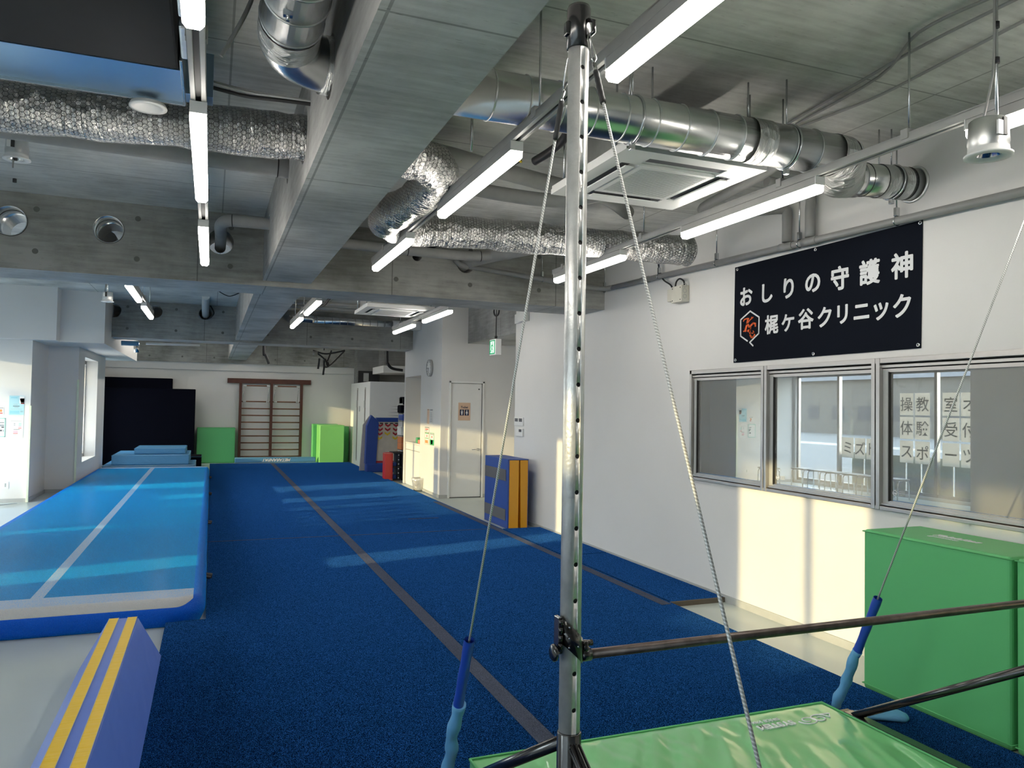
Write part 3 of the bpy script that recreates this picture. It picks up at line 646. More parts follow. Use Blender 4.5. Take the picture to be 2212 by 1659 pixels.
# two-leaf swirl mark and the word, printed facing the far side
R_ = Vector((-1, 0, 0)); U_ = Vector((0, -1, 0))
def swirl(c, s, k): return [c + R_*(s*(1-0.72*a/ (2.6*PI))*math.cos(a+k)) + U_*(s*.8*(1-0.72*a/(2.6*PI))*math.sin(a+k)) for a in [i*2.6*PI/26 for i in range(27)]]
m.tube(swirl(c0+R_*.032, .055, 0), .004, seg=6).tube(swirl(c0-R_*.038, .055, PI), .004, seg=6).tube([c0-R_*.09+U_*.01, c0-R_*.125-U_*.03, c0-R_*.07-U_*.035], .004, seg=6)
m.text('SYSTEM', .06, (c0.x-.0+.0-.215, c0.y-.0, .1525), R_, U_, bold=.0015, depth=.003).text('SINCE 1986', .032, (c0.x-.235, c0.y+.055, .1525), R_, U_, depth=.003)
m.build('printed_mark', 'banner white', t)

# ================================================================== FAR END
block('crash_mat', 'tall navy crash mat leaning at far left, the higher one at the back', 'mat', -2.73, -0.95, 21.52, 21.80, 0.0, 2.19, 'navy vinyl', 'navy crash mats at the far wall', piping='navy vinyl')
block('crash_mat', 'wide navy crash mat leaning in front of the taller one at far left', 'mat', -2.70, -0.385, 21.18, 21.46, 0.0, 1.92, 'navy vinyl', 'navy crash mats at the far wall', piping='navy vinyl')
block('soft_block', 'dark green wrinkled mat leaning on the far wall left of the wall bars', 'mat', -0.33, 0.61, 21.45, 21.80, 0.0, 0.93, 'green vinyl')
block('soft_block', 'dark green mat edge showing just left of the bright green block', 'mat', 2.61, 3.30, 21.52, 21.80, 0.0, 1.04, 'green vinyl')
block('soft_block', 'bright green upright block right of the wall bars', 'mat', 2.71, 3.36, 20.80, 21.45, 0.0, 1.03, 'bright green vinyl', piping='bright green vinyl')
block('soft_block', 'narrow dark green mat between the bright green block and the white booth', 'mat', 3.40, 3.58, 21.35, 21.80, 0.0, 0.98, 'green vinyl')
t = block('soft_beam', 'low pale blue foam beam with white lettering in front of the wall bars', 'balance beam', 0.60, 2.63, 20.86, 21.06, cz, 0.175, 'sky blue vinyl', piping='sky blue vinyl')
MB().text('METARANPAT', .11, (1.62, 20.857, .105), (-1, 0, 0), (0, 0, -1), 'banner white', shear=.35, bold=.003).build('lettering', None, t)
MB().box(2.60, 2.632, 20.88, 21.04, .06, .15).build('end_strap', 'black rubber', t)
# pale blue mats stacked behind the air track
g = 'pale blue mats stacked behind the air track'
block('stack_mat', 'thin pale blue mat at the bottom of the stack behind the air track', 'mat', -2.1, -0.30, 18.02, 19.6, 0.0, 0.225, 'sky blue vinyl', g, piping='grey plastic')
block('stack_mat', 'thick pale blue mat lying in the middle of the stack', 'mat', -1.93, -0.42, 18.08, 19.75, 0.228, 0.44, 'sky blue vinyl', g, piping='sky blue vinyl')
block('stack_mat', 'small pale blue mat on top of the stack', 'mat', -1.52, -0.50, 18.3, 19.5, 0.444, 0.575, 'sky blue vinyl', g, piping='sky blue vinyl')
block('stack_mat', 'dark teal mat peeking out at the right behind the stack', 'mat', -0.9, -0.19, 19.8, 20.6, 0.0, 0.29, 'navy vinyl', g, piping='sky blue vinyl')

# wall bars
plain('dark red wood', (0.095, 0.028, 0.016), 0.45, noise=.2, nscale=6)
plain('brown wood', (0.20, 0.085, 0.045), 0.5, noise=.2, nscale=6)
t = thing('wall_bars', 'reddish wooden wall bars fixed to the far wall', 'wall bars', (1.5, 21.82, 0))
YB = 21.80
MB().box(.39, 2.57, YB, 21.838, 2.12, 2.25, bevel=.004).build('header_board', 'dark red wood', t)
for x in (.725, 1.525, 2.315): MB().box(x-.035, x+.035, YB-.09, YB+.03, .0, 2.14, bevel=.004).build('upright', 'dark red wood', t)
for z in (1.63, 1.44, 1.255, 1.07, .885, .70, .515, .33, .145):
    for a, c in ((.75, 1.50), (1.55, 2.29)): MB().cyl((a, YB-.04, z), (c, YB-.04, z), .017, seg=10).build('rung', 'brown wood', t)
for a, c in ((.80, 1.46), (1.60, 2.24)):
    MB().cyl((a, YB-.16, 2.055), (c, YB-.16, 2.055), .017, seg=10).build('rung', 'brown wood', t)
    r = MB()
    for x in (a+.01, c-.01): r.cyl((x, YB-.16, 2.05), (x-.03, YB-.07, 1.60), .006, seg=6).cyl((x, YB-.16, 2.055), (x, YB-.02, 2.055), .012, seg=8)
    r.build('steel_bracket', 'chrome', t)
    r = MB()
    for x in (a+.03, c-.03):
        for z in (2.055, 1.63): r.cyl((x-.04, YB-.04 if z < 2 else YB-.16, z), (x+.04, YB-.04 if z < 2 else YB-.16, z), .021, seg=8)
    r.build('white_clamp', 'white plastic', t)

# changing booth
plain('booth grey panel', (0.45, 0.42, 0.39), 0.6)
bx, by0, by1 = 3.60, 18.6, 21.28
t = thing('changing_booth', 'white cubicle with two slim glazed doors at the far right corner', 'booth', (4.3, 19.9, 0))
MB().box(bx, 5.2, by0, by1, 0.0, 2.165, bevel=.004).build('cubicle', 'white frame paint', t)
for px in (772, 788.5):
    q = ax(px, 900, bx); s = MB().box(bx-.012, bx+.002, q.y-.05, q.y+.05, .12, 2.03, 'booth grey panel').box(bx-.016, bx-.01, q.y-.02, q.y+.02, .16, 1.98, 'dark seam'); p = s.build('door', None, t)
    MB().box(bx-.03, bx-.012, q.y-.03, q.y+.03, 1.52, 1.70).build('handle', 'grey plastic', p)
q = ax(777, 883, bx); MB().box(bx-.01, bx+.002, q.y-.05, q.y+.05, q.z-.07, q.z+.07).build('lock_plate', 'grey plastic', t)
o = MB().box(3.72, 4.3, 20.9, 20.94, 2.17, 2.52, 'black rubber').box(3.86, 4.0, 20.88, 20.9, 2.23, 2.46, 'grey plastic').build('framed_panel'); tag(o, 'dark framed panel leaning on top of the white cubicle', 'panel')

# mini trampoline leaning in the storage corner
t = thing('mini_trampoline', 'blue padded springboard with cream bed and red and yellow chevrons leaning upright', 'trampoline', (4.1, 17.9, 0))
Y = 17.75
def pq(x, y): v = ay(x, y, Y); return v.x, v.z
xa, za = pq(789, 1020); xb, zb_ = pq(866, 900); xi, zi = pq(812, 998); xt, zt = pq(862, 911)
plain('cream cloth', (0.62, 0.56, 0.47), 0.8); plain('chevron red', (0.40, 0.02, 0.035), 0.7, noise=0); plain('chevron yellow', (0.72, 0.52, 0.03), 0.7, noise=0)
MB().prism([(xa, Y, .22), (xa+.02, Y, 1.1), (xa+.12, Y, zb_+.03), (xi-.02, Y, zb_-.06), (xi+.05, Y, zb_-.15), (xi, Y, .22)], (0, .18, 0)).build('side_pad', 'mid blue vinyl', t)
MB().box(xi, 4.75, Y+.02, Y+.16, zb_-.13, zb_-.03, bevel=.01).build('top_pad', 'mid blue vinyl', t)
MB().box(xa+.01, 4.75, Y-.02, Y+.18, .02, .23, bevel=.03).build('bottom_pad', 'mid blue vinyl', t)
MB().box(4.62, 4.75, Y, Y+.16, .2, zb_-.05, bevel=.01).build('side_pad', 'mid blue vinyl', t)
MB().prism([(xa-.1, Y+.2, .05), (xa-.04, Y+.2, 1.12), (xa+.1, Y+.2, zb_), (xi, Y+.2, zb_-.05), (xi, Y+.2, .05)], (0, .05, 0)).build('skirt', 'booth grey panel', t)
bed = MB().box(xi-.01, 4.66, Y+.03, Y+.05, .24, zb_-.12, 'cream cloth').box(xi, 4.66, Y+.02, Y+.03, .24, .285, 'chevron red')
for i in range(7): bed.box(xi+.08+i*.12, xi+.15+i*.12, Y+.018, Y+.03, zb_-.175, zb_-.15, 'black rubber')
def chev(cx, cz_, m_): bed.prism([(cx-.065, Y+.028, cz_+.045), (cx, Y+.028, cz_), (cx+.065, Y+.028, cz_+.045), (cx+.065, Y+.028, cz_+.0), (cx, Y+.028, cz_-.045), (cx-.065, Y+.028, cz_+.0)], (0, -.006, 0), m_)
for px, n_ in ((822, 3), (838.5, 2), (856, 3)):
    for i in range(n_+1):
        x_, z_ = pq(px-(i*.6), 918.5+i*9.2); chev(x_, z_, 'chevron red' if i < n_ else 'chevron yellow')
bed.build('jump_bed', None, t)
# red padded block and black crate rack
q = ay(831, 1035, 15.9); q2 = ay(849.5, 978, 15.9)
block('padded_block', 'small red padded block standing in front of the black crate rack', 'pad', q.x, q2.x, 15.9, 16.15, 0.0, q2.z, 'red vinyl', piping='cream cloth')
x0 = q2.x+.005; x1 = ay(867, 1000, 15.9).x+.05
t = thing('crate_rack', 'black open crate rack with white studs beside the red block', 'rack', ((x0+x1)/2, 16.0, 0))
MB().box(x0, x1, 15.95, 16.3, 0, .03).box(x0, x1, 15.95, 16.3, .27, .30).box(x0, x1, 15.95, 16.3, .57, .60).box(x0+.1, x0+.14, 15.93, 16.3, 0, .6).box(x1-.03, x1, 15.95, 16.3, 0, .6).build('frame', 'black rubber', t)
m = MB()
for i in range(3):
    for dz in (0, .1): m.cyl((x0+.12, 15.93, .06+i*.19+dz), (x0+.12, 15.922, .06+i*.19+dz), .012)
m.build('stud', 'white plastic', t)
o = MB().box(x0+.01, x0+.09, 15.98, 16.2, .303, .38, 'mid blue vinyl', .01).build('folded_cloth'); tag(o, 'blue folded cloth on the middle shelf of the black crate rack', 'cloth')
o = MB().box(x0+.01, x0+.09, 15.98, 16.2, .033, .12, 'mid blue vinyl', .01).build('folded_cloth'); tag(o, 'blue folded cloth on the lowest shelf of the black crate rack', 'cloth')
# things piled on the shelf end by the clock wall
xs = ay(863, 1000, 16.5).x
t = thing('storage_shelf', 'slim storage shelf with dark boards behind the clock wall end', 'shelf', (xs+.3, 16.6, 0))
m = MB()
for z in (.62, .93, 1.25, 1.42): m.box(xs+.02, xs+.7, 16.4, 16.8, z-.012, z)
m.box(xs+.02, xs+.05, 16.4, 16.8, 0, 1.75).build('shelf_frame', 'grey plastic', t)
for i, y_ in enumerate((878, 884, 891, 898)):
    a = ay(845-i*1.2, y_, 16.9); m = MB().prism([(a.x, 16.9, a.z), (xs+.3, 16.9, a.z-.012), (xs+.3, 16.9, a.z+.016)], (0, .25, 0)); m.build('slat', 'grey plastic', t)
for nm, lb, ct, z0, z1, m_, dx in (('bottle_crate', 'orange crate on the lowest board of the storage shelf', 'crate', .622, .76, 'orange crate', .0), ('bottle_crate', 'orange crate just above the lowest one on the storage shelf', 'crate', .765, .90, 'orange crate', .0),
        ('carton', 'white carton above the orange crates on the storage shelf', 'box', .932, 1.12, 'white plastic', -.01), ('bag', 'crumpled royal blue bag on the storage shelf', 'bag', 1.255, 1.40, 'mid blue vinyl', .01),
        ('bag', 'slumped navy bag above the blue one on the storage shelf', 'bag', 1.425, 1.60, 'navy vinyl', -.02), ('bag', 'square navy bag topmost on the storage shelf', 'bag', 1.605, 1.78, 'navy vinyl', .02)):
    if m_ == 'orange crate' and 'orange crate' not in MATS: plain('orange crate', (0.60, 0.20, 0.07), .6)
    o = MB().box(xs+dx, xs+.45, 16.38, 16.75, z0, z1, m_, .03 if 'bag' in nm else .008, 3).build(nm); tag(o, lb, ct)

# niche washstand
t = thing('wash_cabinet', 'white low cabinet with two doors inside the wall niche', 'cabinet', (4.0, 14.7, 0))
MB().box(3.735, 4.35, 14.13, 15.3, 0.0, .83, bevel=.004).build('carcass', 'white frame paint', t)
MB().box(3.715, 4.36, 14.12, 15.31, .83, .86, bevel=.006).build('worktop', 'white plastic', t)
for a, c in ((14.15, 14.70), (14.72, 15.28)):
    p = MB().box(3.722, 3.737, a, c, .06, .70, bevel=.003).build('door', 'white frame paint', t); MB().box(3.712, 3.722, a, c, .702, .712).build('handle', 'grey plastic', p)
    MB().box(3.722, 3.737, a, c, .715, .825, bevel=.003).build('drawer', 'white frame paint', t)
plain('tissue pink', (0.75, 0.25, 0.17), .6); plain('leaf green', (0.10, 0.45, 0.20), .6)
o = MB().box(3.76, 3.95, 14.2, 14.5, .861, .93, 'tissue pink', .01).prism([(3.78, 14.25, .93), (3.93, 14.25, .93), (3.86, 14.30, 1.01)], (0, .12, 0), 'white plastic').build('tissue_pack'); tag(o, 'pink tissue pack with white tissue sticking up on the cabinet', 'tissue box')
o = MB().box(3.76, 3.88, 14.56, 14.66, .861, .97, 'leaf green', .01).build('small_box'); tag(o, 'small green box beside the pink tissue pack', 'box')
# waste bin
q = az(894, 1061); q.x += .09; t = thing('waste_bin', 'small round waste bin lined with a crinkled clear bag', 'bin', (q.x, q.y, 0))
plain('crinkled clear bag', (0.62, 0.62, 0.60), .25, .4, bump=1.0, bscale=25)
MB().lathe((q.x, q.y, 0), [(0, .003), (.095, .003), (.125, .24), (.118, .24), (.09, .01)], seg=24).build('bucket', 'grey plastic', t)
MB().lathe((q.x, q.y, 0), [(.100, .03), (.128, .19), (.134, .247), (.122, .25), (.112, .2), (.09, .08)], seg=24).build('bin_liner', 'crinkled clear bag', t)

# blue and yellow folding mat against the recess corner
t = thing('folding_mat', 'blue and yellow folding mat standing on edge by the corner', 'mat', (3.8, 9.8, 0))
y0, y1 = 9.33, 10.22
MB().box(3.66, 3.80, y0, y1, 0.0, .90, bevel=.008).build('foam_panel', 'orange yellow vinyl', t)
MB().prism([(3.802, y0, 0.0), (3.925, y0, 0), (3.925, y0, .895), (3.815, y0, .895)], (0, y1-y0, 0)).bend(lambda c: c if c.z > .5 or c.x > 3.9 else Vector((3.835, c.y, c.z))).build('foam_panel', 'orange yellow vinyl', t)
m = MB().box(3.64, 3.66, y0-.004, y1+.004, 0, .905, 'mid blue vinyl', .004).box(3.64, 3.935, y0-.002, y1, .898, .91, 'mid blue vinyl', .004)
m.build('blue_cover', None, t)
for z in (.10, .62):
    MB().box(3.634, 3.641, y0+.06, y1-.01, z, z+.15, bevel=.002).build('hook_strip', 'ink grey', t)
MB().box(3.925, 3.932, y0, y1, .0, .9).build('blue_cover', 'mid blue vinyl', t)
# ================================================================== LED TRACKS AND TUBES
def rodm(m, x, y, z0, z1=SL, r=.005): m.cyl((x, y, z0), (x, y, z1), r, seg=6)
def track(label, X, y0, y1, zb, rods, group):
    t = thing('lighting_track', label, 'lighting track', (X, (y0+y1)/2, zb+.085), group)
    zt = zb+.085
    m = MB().box(X-.028, X-.010, y0, y1, zt, zt+.038, bevel=.002).box(X+.010, X+.028, y0, y1, zt, zt+.038, bevel=.002).box(X-.028, X+.028, y0, y1, zt+.034, zt+.042).box(X-.010, X+.010, y0+.01, y1-.01, zt+.012, zt+.034, 'dark seam')
    m.build('rail', 'track paint', t)
    for y in rods:
        MB().cyl((X, y, zt+.05), (X, y, SL), .005, seg=6).build('hanger_rod', 'zinc hardware', t)
        MB().box(X-.034, X+.034, y-.02, y+.02, zt+.015, zt+.062, bevel=.003).build('bracket', 'track paint', t)
    return t
TG = 'lighting tracks above the hall'
track('lighting track above the air track, in the near bay', -0.075, -1.0, 6.47, 2.65, (1.4, 2.6, 4.6, 6.2), TG)
track('lighting track right of the big lengthwise beam, in the near bay', 1.29, -1.0, 6.60, 2.75, (1.3, 3.0, 4.86, 6.1), TG)
track('lighting track nearest the window wall, in the near bay', 2.94, -1.0, 6.42, 2.75, (1.4, 2.55, 3.38, 4.85, 6.2), TG)
track('lighting track over the pale soffit side, beyond the first cross beam', -0.80, 8.3, 11.6, 2.72, (9.0, 10.1, 11.2), TG)
track('lighting track between the lengthwise beam and the far air conditioner', 1.10, 8.3, 11.9, 2.72, (8.8, 10.3, 11.4), TG)
track('lighting track hidden above the far end, beyond the second cross beam', 1.9, 16.0, 20.6, 3.10, (16.5, 20.0), TG)  # this track and the next are added out of view for fill light
track('lighting track above the pale mat stack, beyond the second cross beam', -1.0, 16.0, 20.6, 3.10, (16.5, 20.0), TG)
track('lighting track beside the far air conditioner, beyond the first cross beam', 2.67, 8.3, 11.95, 2.72, (8.9, 10.3, 11.5), TG)
def lamp(X, y0, y1, zb):
    t = thing('led_batten', '', 'ceiling light', (X, (y0+y1)/2, zb), 'glowing LED battens on the lighting tracks')
    w = .030
    pts = [(-w, .040), (-w, .014), (-w+.012, 0), (w-.012, 0), (w, .014), (w, .040)]
    MB().prism([(X+a, y0+.004, zb+b) for a, b in pts], (0, y1-y0-.008, 0)).build('diffuser', 'led glow', t)
    MB().box(X-w, X+w, y0+.004, y1-.004, zb+.0405, zb+.083, bevel=.002).build('housing', 'track paint', t)
    for y in (y0, y1): MB().box(X-w-.001, X+w+.001, y-.003, y+.003, zb+.040, zb+.085).build('end_cap', 'white plastic', t)
    return t
L0 = lamp(-0.075, 3.09, 4.32, 2.65)
def place(o, dx, dy, dz, label): c = copy_tree(o, o.location+Vector((dx, dy, dz)), label); return c
L0['label'] = 'middle glowing LED batten of the track above the air track'
spots = [(-0.075, 1.08, 2.65, 'glowing LED batten cut by the top picture edge above the air track'), (-0.075, 5.10, 2.65, 'glowing LED batten at the beam end of the track above the air track'),
 (1.29, 1.12, 2.75, 'large glowing LED batten cut by the top edge beside the high bar post'), (1.29, 3.26, 2.75, 'glowing LED batten left of the high bar post, crossing the foil duct bend'), (1.29, 5.30, 2.75, 'glowing LED batten at the beam end of the track beside the foil duct bend'),
 (2.94, 1.02, 2.75, 'glowing LED batten behind the dangling round downlight near the window wall'), (2.94, 3.10, 2.75, 'glowing LED batten above the black banner side, below the foil taped duct'), (2.94, 5.15, 2.75, 'glowing LED batten behind the high bar post near the concrete beam end'),
 (-0.80, 8.42, 2.72, 'small distant LED batten over the white soffit, nearer of that pair'), (-0.80, 10.3, 2.72, 'small distant LED batten over the white soffit, farther of that pair'),
 (1.10, 8.76, 2.72, 'distant LED batten left of the far air conditioner, nearer of that pair'), (1.10, 10.6, 2.72, 'distant LED batten left of the far air conditioner, farther of that pair'),
 (2.67, 8.85, 2.72, 'distant LED batten right of the far air conditioner, nearer of that pair'), (1.9, 16.4, 3.10, 'LED batten beyond the second cross beam over the carpet, nearest of three'), (1.9, 17.9, 3.10, 'LED batten beyond the second cross beam over the carpet, middle of three'), (1.9, 19.4, 3.10, 'LED batten beyond the second cross beam over the carpet, farthest of three'), (-1.0, 16.4, 3.10, 'LED batten beyond the second cross beam over the mat stack, nearest of three'), (-1.0, 17.9, 3.10, 'LED batten beyond the second cross beam over the mat stack, middle of three'), (-1.0, 19.4, 3.10, 'LED batten beyond the second cross beam over the mat stack, farthest of three'),  # battens beyond the second beam are added unseen to brighten the far end
 (2.67, 10.65, 2.72, 'distant LED batten right of the far air conditioner, farther of that pair')]
for X, y, z, lb in spots: place(L0, X+0.075, y-3.09, z-2.65, lb)

# ================================================================== DUCTS AND PIPES
GS = 'duct steel'
def ringset(m, a, b, r, step, mat='galvanised steel', t=.004):
    a, b = Vector(a), Vector(b); L = (b-a).length; d = (b-a).normalized(); n = int(L/step)
    for k in range(n+1): MB().ring(a+d*(k*step), d, r+.001, t, mat, 28, 5).build('seam_ring', None, m)
# near-left spiral duct turning into the beam
t = thing('spiral_duct', 'shiny blue-tinted spiral duct left of the beam, bending into it', 'duct', (.24, 1.2, 2.99))
X = .235; m = MB().tube([(X, -2, 2.99), (X, 2.92, 2.99)], .112, seg=32); m.build('duct_run', GS, t)
ringset(t, (X, .6, 2.99), (X, 2.9, 2.99), .112, .17)
MB().tube([(X, 2.9, 2.99)]+arc((X+.21, 2.96, 2.99), (X, 2.96, 2.99), (X+.21, 3.17, 2.99), 10)+[(.52, 3.17, 2.99)], .110, seg=32).build('elbow', GS, t)
MB().tube([(X, 2.83, 2.99), (X, 2.90, 2.99), (X+.003, 2.98, 2.99)], .1145, seg=32, caps=False).build('foil_band', 'foil tape', t)
MB().tube([(.385, 3.165, 2.99), (.419, 3.17, 2.99)], .116, seg=32).build('foil_band', 'foil tape', t)
MB().box(X-.05, X-.02, 2.55, 2.57, 2.865, 2.885).cyl((X-.035, 2.56, 2.85), (X-.035, 2.56, 2.88), .006).build('clamp_bolt', 'zinc hardware', t)
# right-hand main spiral duct
t = thing('spiral_duct', 'long galvanised spiral duct running from the beam to the window wall', 'duct', (2.3, 3.2, 2.99))
R = .110
MB().tube([(.80, 3.17, 2.99), (3.12, 3.17, 2.99)], R, seg=36).build('duct_run', GS, t)
ringset(t, (.95, 3.17, 2.99), (3.05, 3.17, 2.99), R, .165)
el = smoothpath([(3.10, 3.17, 2.99), (3.18, 3.18, 2.985), (3.27, 3.27, 2.965), (3.36, 3.40, 2.965), (3.47, 3.46, 2.99), (3.56, 3.47, 3.0)], 4)
MB().tube(el, R, seg=32).build('elbow', GS, t)
MB().tube([(3.54, 3.47, 3.0), (4.045, 3.48, 3.03)], .098, seg=32).build('duct_run', GS, t)
ringset(t, (3.62, 3.472, 3.005), (3.98, 3.479, 3.027), .098, .12, 'dark seam', .003)
for a, b, r in (((2.52, 3.17, 2.99), (2.64, 3.17, 2.99), R+.004), ((3.08, 3.17, 2.99), (3.17, 3.175, 2.988), R+.004), ((3.74, 3.474, 3.013), (3.83, 3.476, 3.018), .102), ((3.88, 3.477, 3.02), (3.95, 3.478, 3.025), .102)):
    MB().tube([a, Vector(a).lerp(Vector(b), .5), b], r, seg=32, caps=False).build('foil_band', 'foil tape', t)
m = MB().tube(el[3:-3], R+.003, seg=32, caps=False); m.build('foil_band', 'foil tape', t)
MB().ring((4.046, 3.48, 3.03), (1, 0, 0), .105, .010, seg=32).build('wall_collar', 'galvanised steel', t)
for x, y, z, r in ((1.85, 3.17, 2.99, R), (2.78, 3.17, 2.99, R), (3.86, 3.476, 3.02, .1)):
    MB().ring((x, y, z), (1, 0, 0), r+.004, .006, seg=32).cyl((x, y, z+r), (x, y, SL), .005, seg=6).box(x-.012, x+.012, y-.012, y+.012, z-r-.035, z-r, bevel=.002).build('hanger', 'zinc hardware', t)
# perforated channel carried above the duct
t = thing('perforated_channel', 'slim perforated steel channel lying along the top of the long spiral duct', 'channel', (2.5, 3.26, 3.13))
m = MB().box(1.86, 3.1, 3.26, 3.30, 3.125, 3.15)
for k in range(20): m.box(1.89+k*.06, 1.925+k*.06, 3.258, 3.26, 3.131, 3.144, 'dark seam')
m.build('channel', 'zinc hardware', t)
for x in (1.9, 2.62): MB().cyl((x, 3.28, 3.15), (x, 3.28, SL), .005, seg=6).build('hanger_rod', 'zinc hardware', t)

# foil insulated ducts with wire mesh
def lumpy(path, r, amp=.10, n=5, seed=1):
    P = smoothpath(path, n); rnd = random.Random(seed); return P, [r*(1+rnd.uniform(-amp, amp*.5)) for _ in P]
P, RR = lumpy([(-4.15, 4.15, 2.98), (-3.2, 4.12, 2.96), (-2.2, 4.17, 2.98), (-1.4, 4.10, 2.95), (-.8, 4.14, 2.965), (-.2, 4.11, 2.98), (.2, 4.14, 3.0), (.50, 4.13, 3.01)], .118, seed=3)
tag(MB().tube(P, RR, seg=36).build('foil_duct', 'foil with mesh'), 'crinkled foil duct under wire mesh, left of the beam below the black unit', 'duct')
P, RR = lumpy([(.80, 4.13, 3.0), (1.02, 4.14, 2.99), (1.20, 4.30, 2.97), (1.20, 4.72, 2.93), (1.13, 5.15, 2.92), (1.16, 5.50, 2.93), (1.42, 5.68, 2.95), (1.9, 5.64, 2.96), (2.4, 5.56, 2.95), (2.9, 5.48, 2.94), (3.3, 5.40, 2.93), (3.55, 5.36, 2.925), (3.72, 5.36, 2.93)], .125, seed=5)
RR[-1] = .07; RR[-2] = .1
tag(MB().tube(P, RR, seg=36).build('foil_duct', 'foil with mesh'), 'crinkled foil duct under wire mesh, bending round right of the beam', 'duct')
# grey insulated pipes
GP = 'grey pipe insulation'
def pipe(name, label, path, r, m=GP, cat='pipe', n=6, group=None, smooth_=True, ties=()):
    P = smoothpath(path, n) if smooth_ else path
    mb = MB().tube(P, r, seg=16)
    if not ties: o = mb.build(name, m); tag(o, label, cat, group); return o
    t = thing(name, label, cat, P[0], group); mb.build('pipe_run', m, t)
    for k in ties:
        i = max(1, min(len(P)-2, int(k*len(P)))); MB().ring(P[i], (P[i+1]-P[i-1]), r+.001, .004, seg=16, ts=5).build('cable_tie', 'black rubber', t)
    return t
pipe('insulated_pipe', 'thick grey insulated pipe crossing below the foil duct into the beam', [(-4.1, 5.07, 3.15), (-2, 5.07, 3.15), (-.8, 5.07, 3.14), (.5, 5.07, 3.11)], .062, ties=(.55, .9))
pipe('insulated_pipe', 'grey insulated pipe elbowing from the beam into the round cross beam hole', [(.5, 6.8, 3.13), (.2, 6.8, 3.13), (.08, 6.82, 3.125), (.035, 6.95, 3.11), (.04, 7.25, 3.09), (.04, 7.75, 3.07)], .05, ties=(.3,))
pipe('insulated_pipe', 'grey insulated pipe from behind the foil bend towards the air conditioner', [(.80, 4.55, 3.16), (1.2, 4.47, 3.15), (1.6, 4.55, 3.13), (2.07, 4.68, 3.12), (2.6, 4.85, 3.13), (3.0, 5.2, 3.14)], .055, ties=(.2,))
pipe('insulated_pipe', 'grey taped insulated pipe looping behind the air conditioner', [(1.5, 5.1, 3.16), (1.9, 5.0, 3.10), (2.3, 4.9, 3.08), (2.5, 4.6, 3.09), (2.55, 4.25, 3.10)], .05)
pipe('insulated_pipe', 'grey insulated pipe hooking down beside the air conditioner edge', [(3.22, 3.62, 3.16), (3.30, 4.0, 3.14), (3.34, 4.45, 3.12), (3.40, 4.78, 3.11), (3.60, 4.82, 3.11), (3.85, 4.66, 3.12), (3.985, 4.56, 3.12), (3.99, 4.54, 3.05), (3.99, 4.54, 2.87)], .036, 'grey pvc', n=5)
pipe('insulated_pipe', 'grey vertical pipe stub joining the wall pipe, nearer the banner middle', [(3.6, 4.30, 3.22), (3.85, 4.30, 3.20), (3.985, 4.30, 3.16), (3.99, 4.30, 3.05), (3.99, 4.30, 2.86)], .036, 'grey pvc', n=4)
pipe('insulated_pipe', 'grey insulated pipe running level in front of the cross beam', [(.80, 7.15, 3.10), (1.5, 7.15, 3.09), (2.1, 7.13, 3.08), (2.45, 7.12, 3.09), (2.75, 7.05, 3.12)], .048, ties=(.35, .72))
pipe('insulated_pipe', 'thick grey pipe slanting out of the larger cross beam hole', [(2.42, 7.72, 3.07), (2.43, 7.45, 3.08), (2.55, 7.15, 3.10), (2.85, 6.75, 3.14), (3.1, 6.4, 3.2)], .062)
pipe('corrugated_pipe', 'black conduit with white ties leaving the small cross beam hole', [(1.90, 7.7, 3.11), (1.91, 7.45, 3.12), (1.98, 7.2, 3.16), (2.12, 6.9, 3.20), (2.25, 6.6, 3.25)], .022, 'black rubber')
pipe('corrugated_pipe', 'black insulated hose near the slab below the long spiral duct', [(.80, 3.75, 3.25), (1.2, 3.72, 3.24), (1.6, 3.78, 3.22), (1.85, 3.92, 3.20), (1.88, 4.1, 3.16), (1.82, 4.3, 3.12)], .026, 'black rubber')
# PVC drain along the wall and cross beam
t = thing('drain_pipe', 'thin grey drain pipe along the window wall above the banner', 'pipe', (4.0, 5, 2.9))
MB().tube([(3.99, 1.0, 2.745), (3.99, 7.22, 2.905)], .026, seg=14).build('pipe_run', 'grey pvc', t)
MB().tube([(3.99, 7.2, 2.905), (3.985, 7.36, 2.91), (3.87, 7.41, 2.915), (2.40, 7.42, 3.035)], .026, seg=14).build('pipe_run', 'grey pvc', t)
MB().tube([(2.42, 7.42, 3.034), (2.33, 7.42, 3.045), (2.28, 7.43, 3.10)], .030, seg=14).build('elbow', 'grey pvc', t)
for y in (4.54, 4.30, 6.55): z = 2.745+(y-1)*.0257; MB().tube([(3.99, y-.07, z-.002), (3.99, y+.07, z+.002)], .031, seg=14).build('coupling', 'grey pvc', t)
for px, py in ((1937, 475), (1727, 527), (1548, 569), (1424, 599)):
    q = ax(px, py, 3.99); z = 2.745+(q.y-1)*.0257
    MB().ring((3.99, q.y, z), (0, 1, 0), .028, .004, seg=16).box(3.975, 4.005, q.y-.012, q.y+.012, z+.03, z+.085, bevel=.003).cyl((3.99, q.y, z+.07), (3.99, q.y, SL), .005, seg=6).build('hanger', 'zinc hardware', t)
for px in (1171, 1306):
    q = ay(px, 610, 7.42); z = 3.035-(q.x-2.4)*.0816
    MB().ring((q.x, 7.42, z), (1, 0, 0), .028, .004, seg=16).box(q.x-.012, q.x+.012, 7.405, 7.435, z+.03, z+.085, bevel=.003).cyl((q.x, 7.42, z+.07), (q.x, 7.42, SL), .004, seg=6).build('hanger', 'zinc hardware', t)
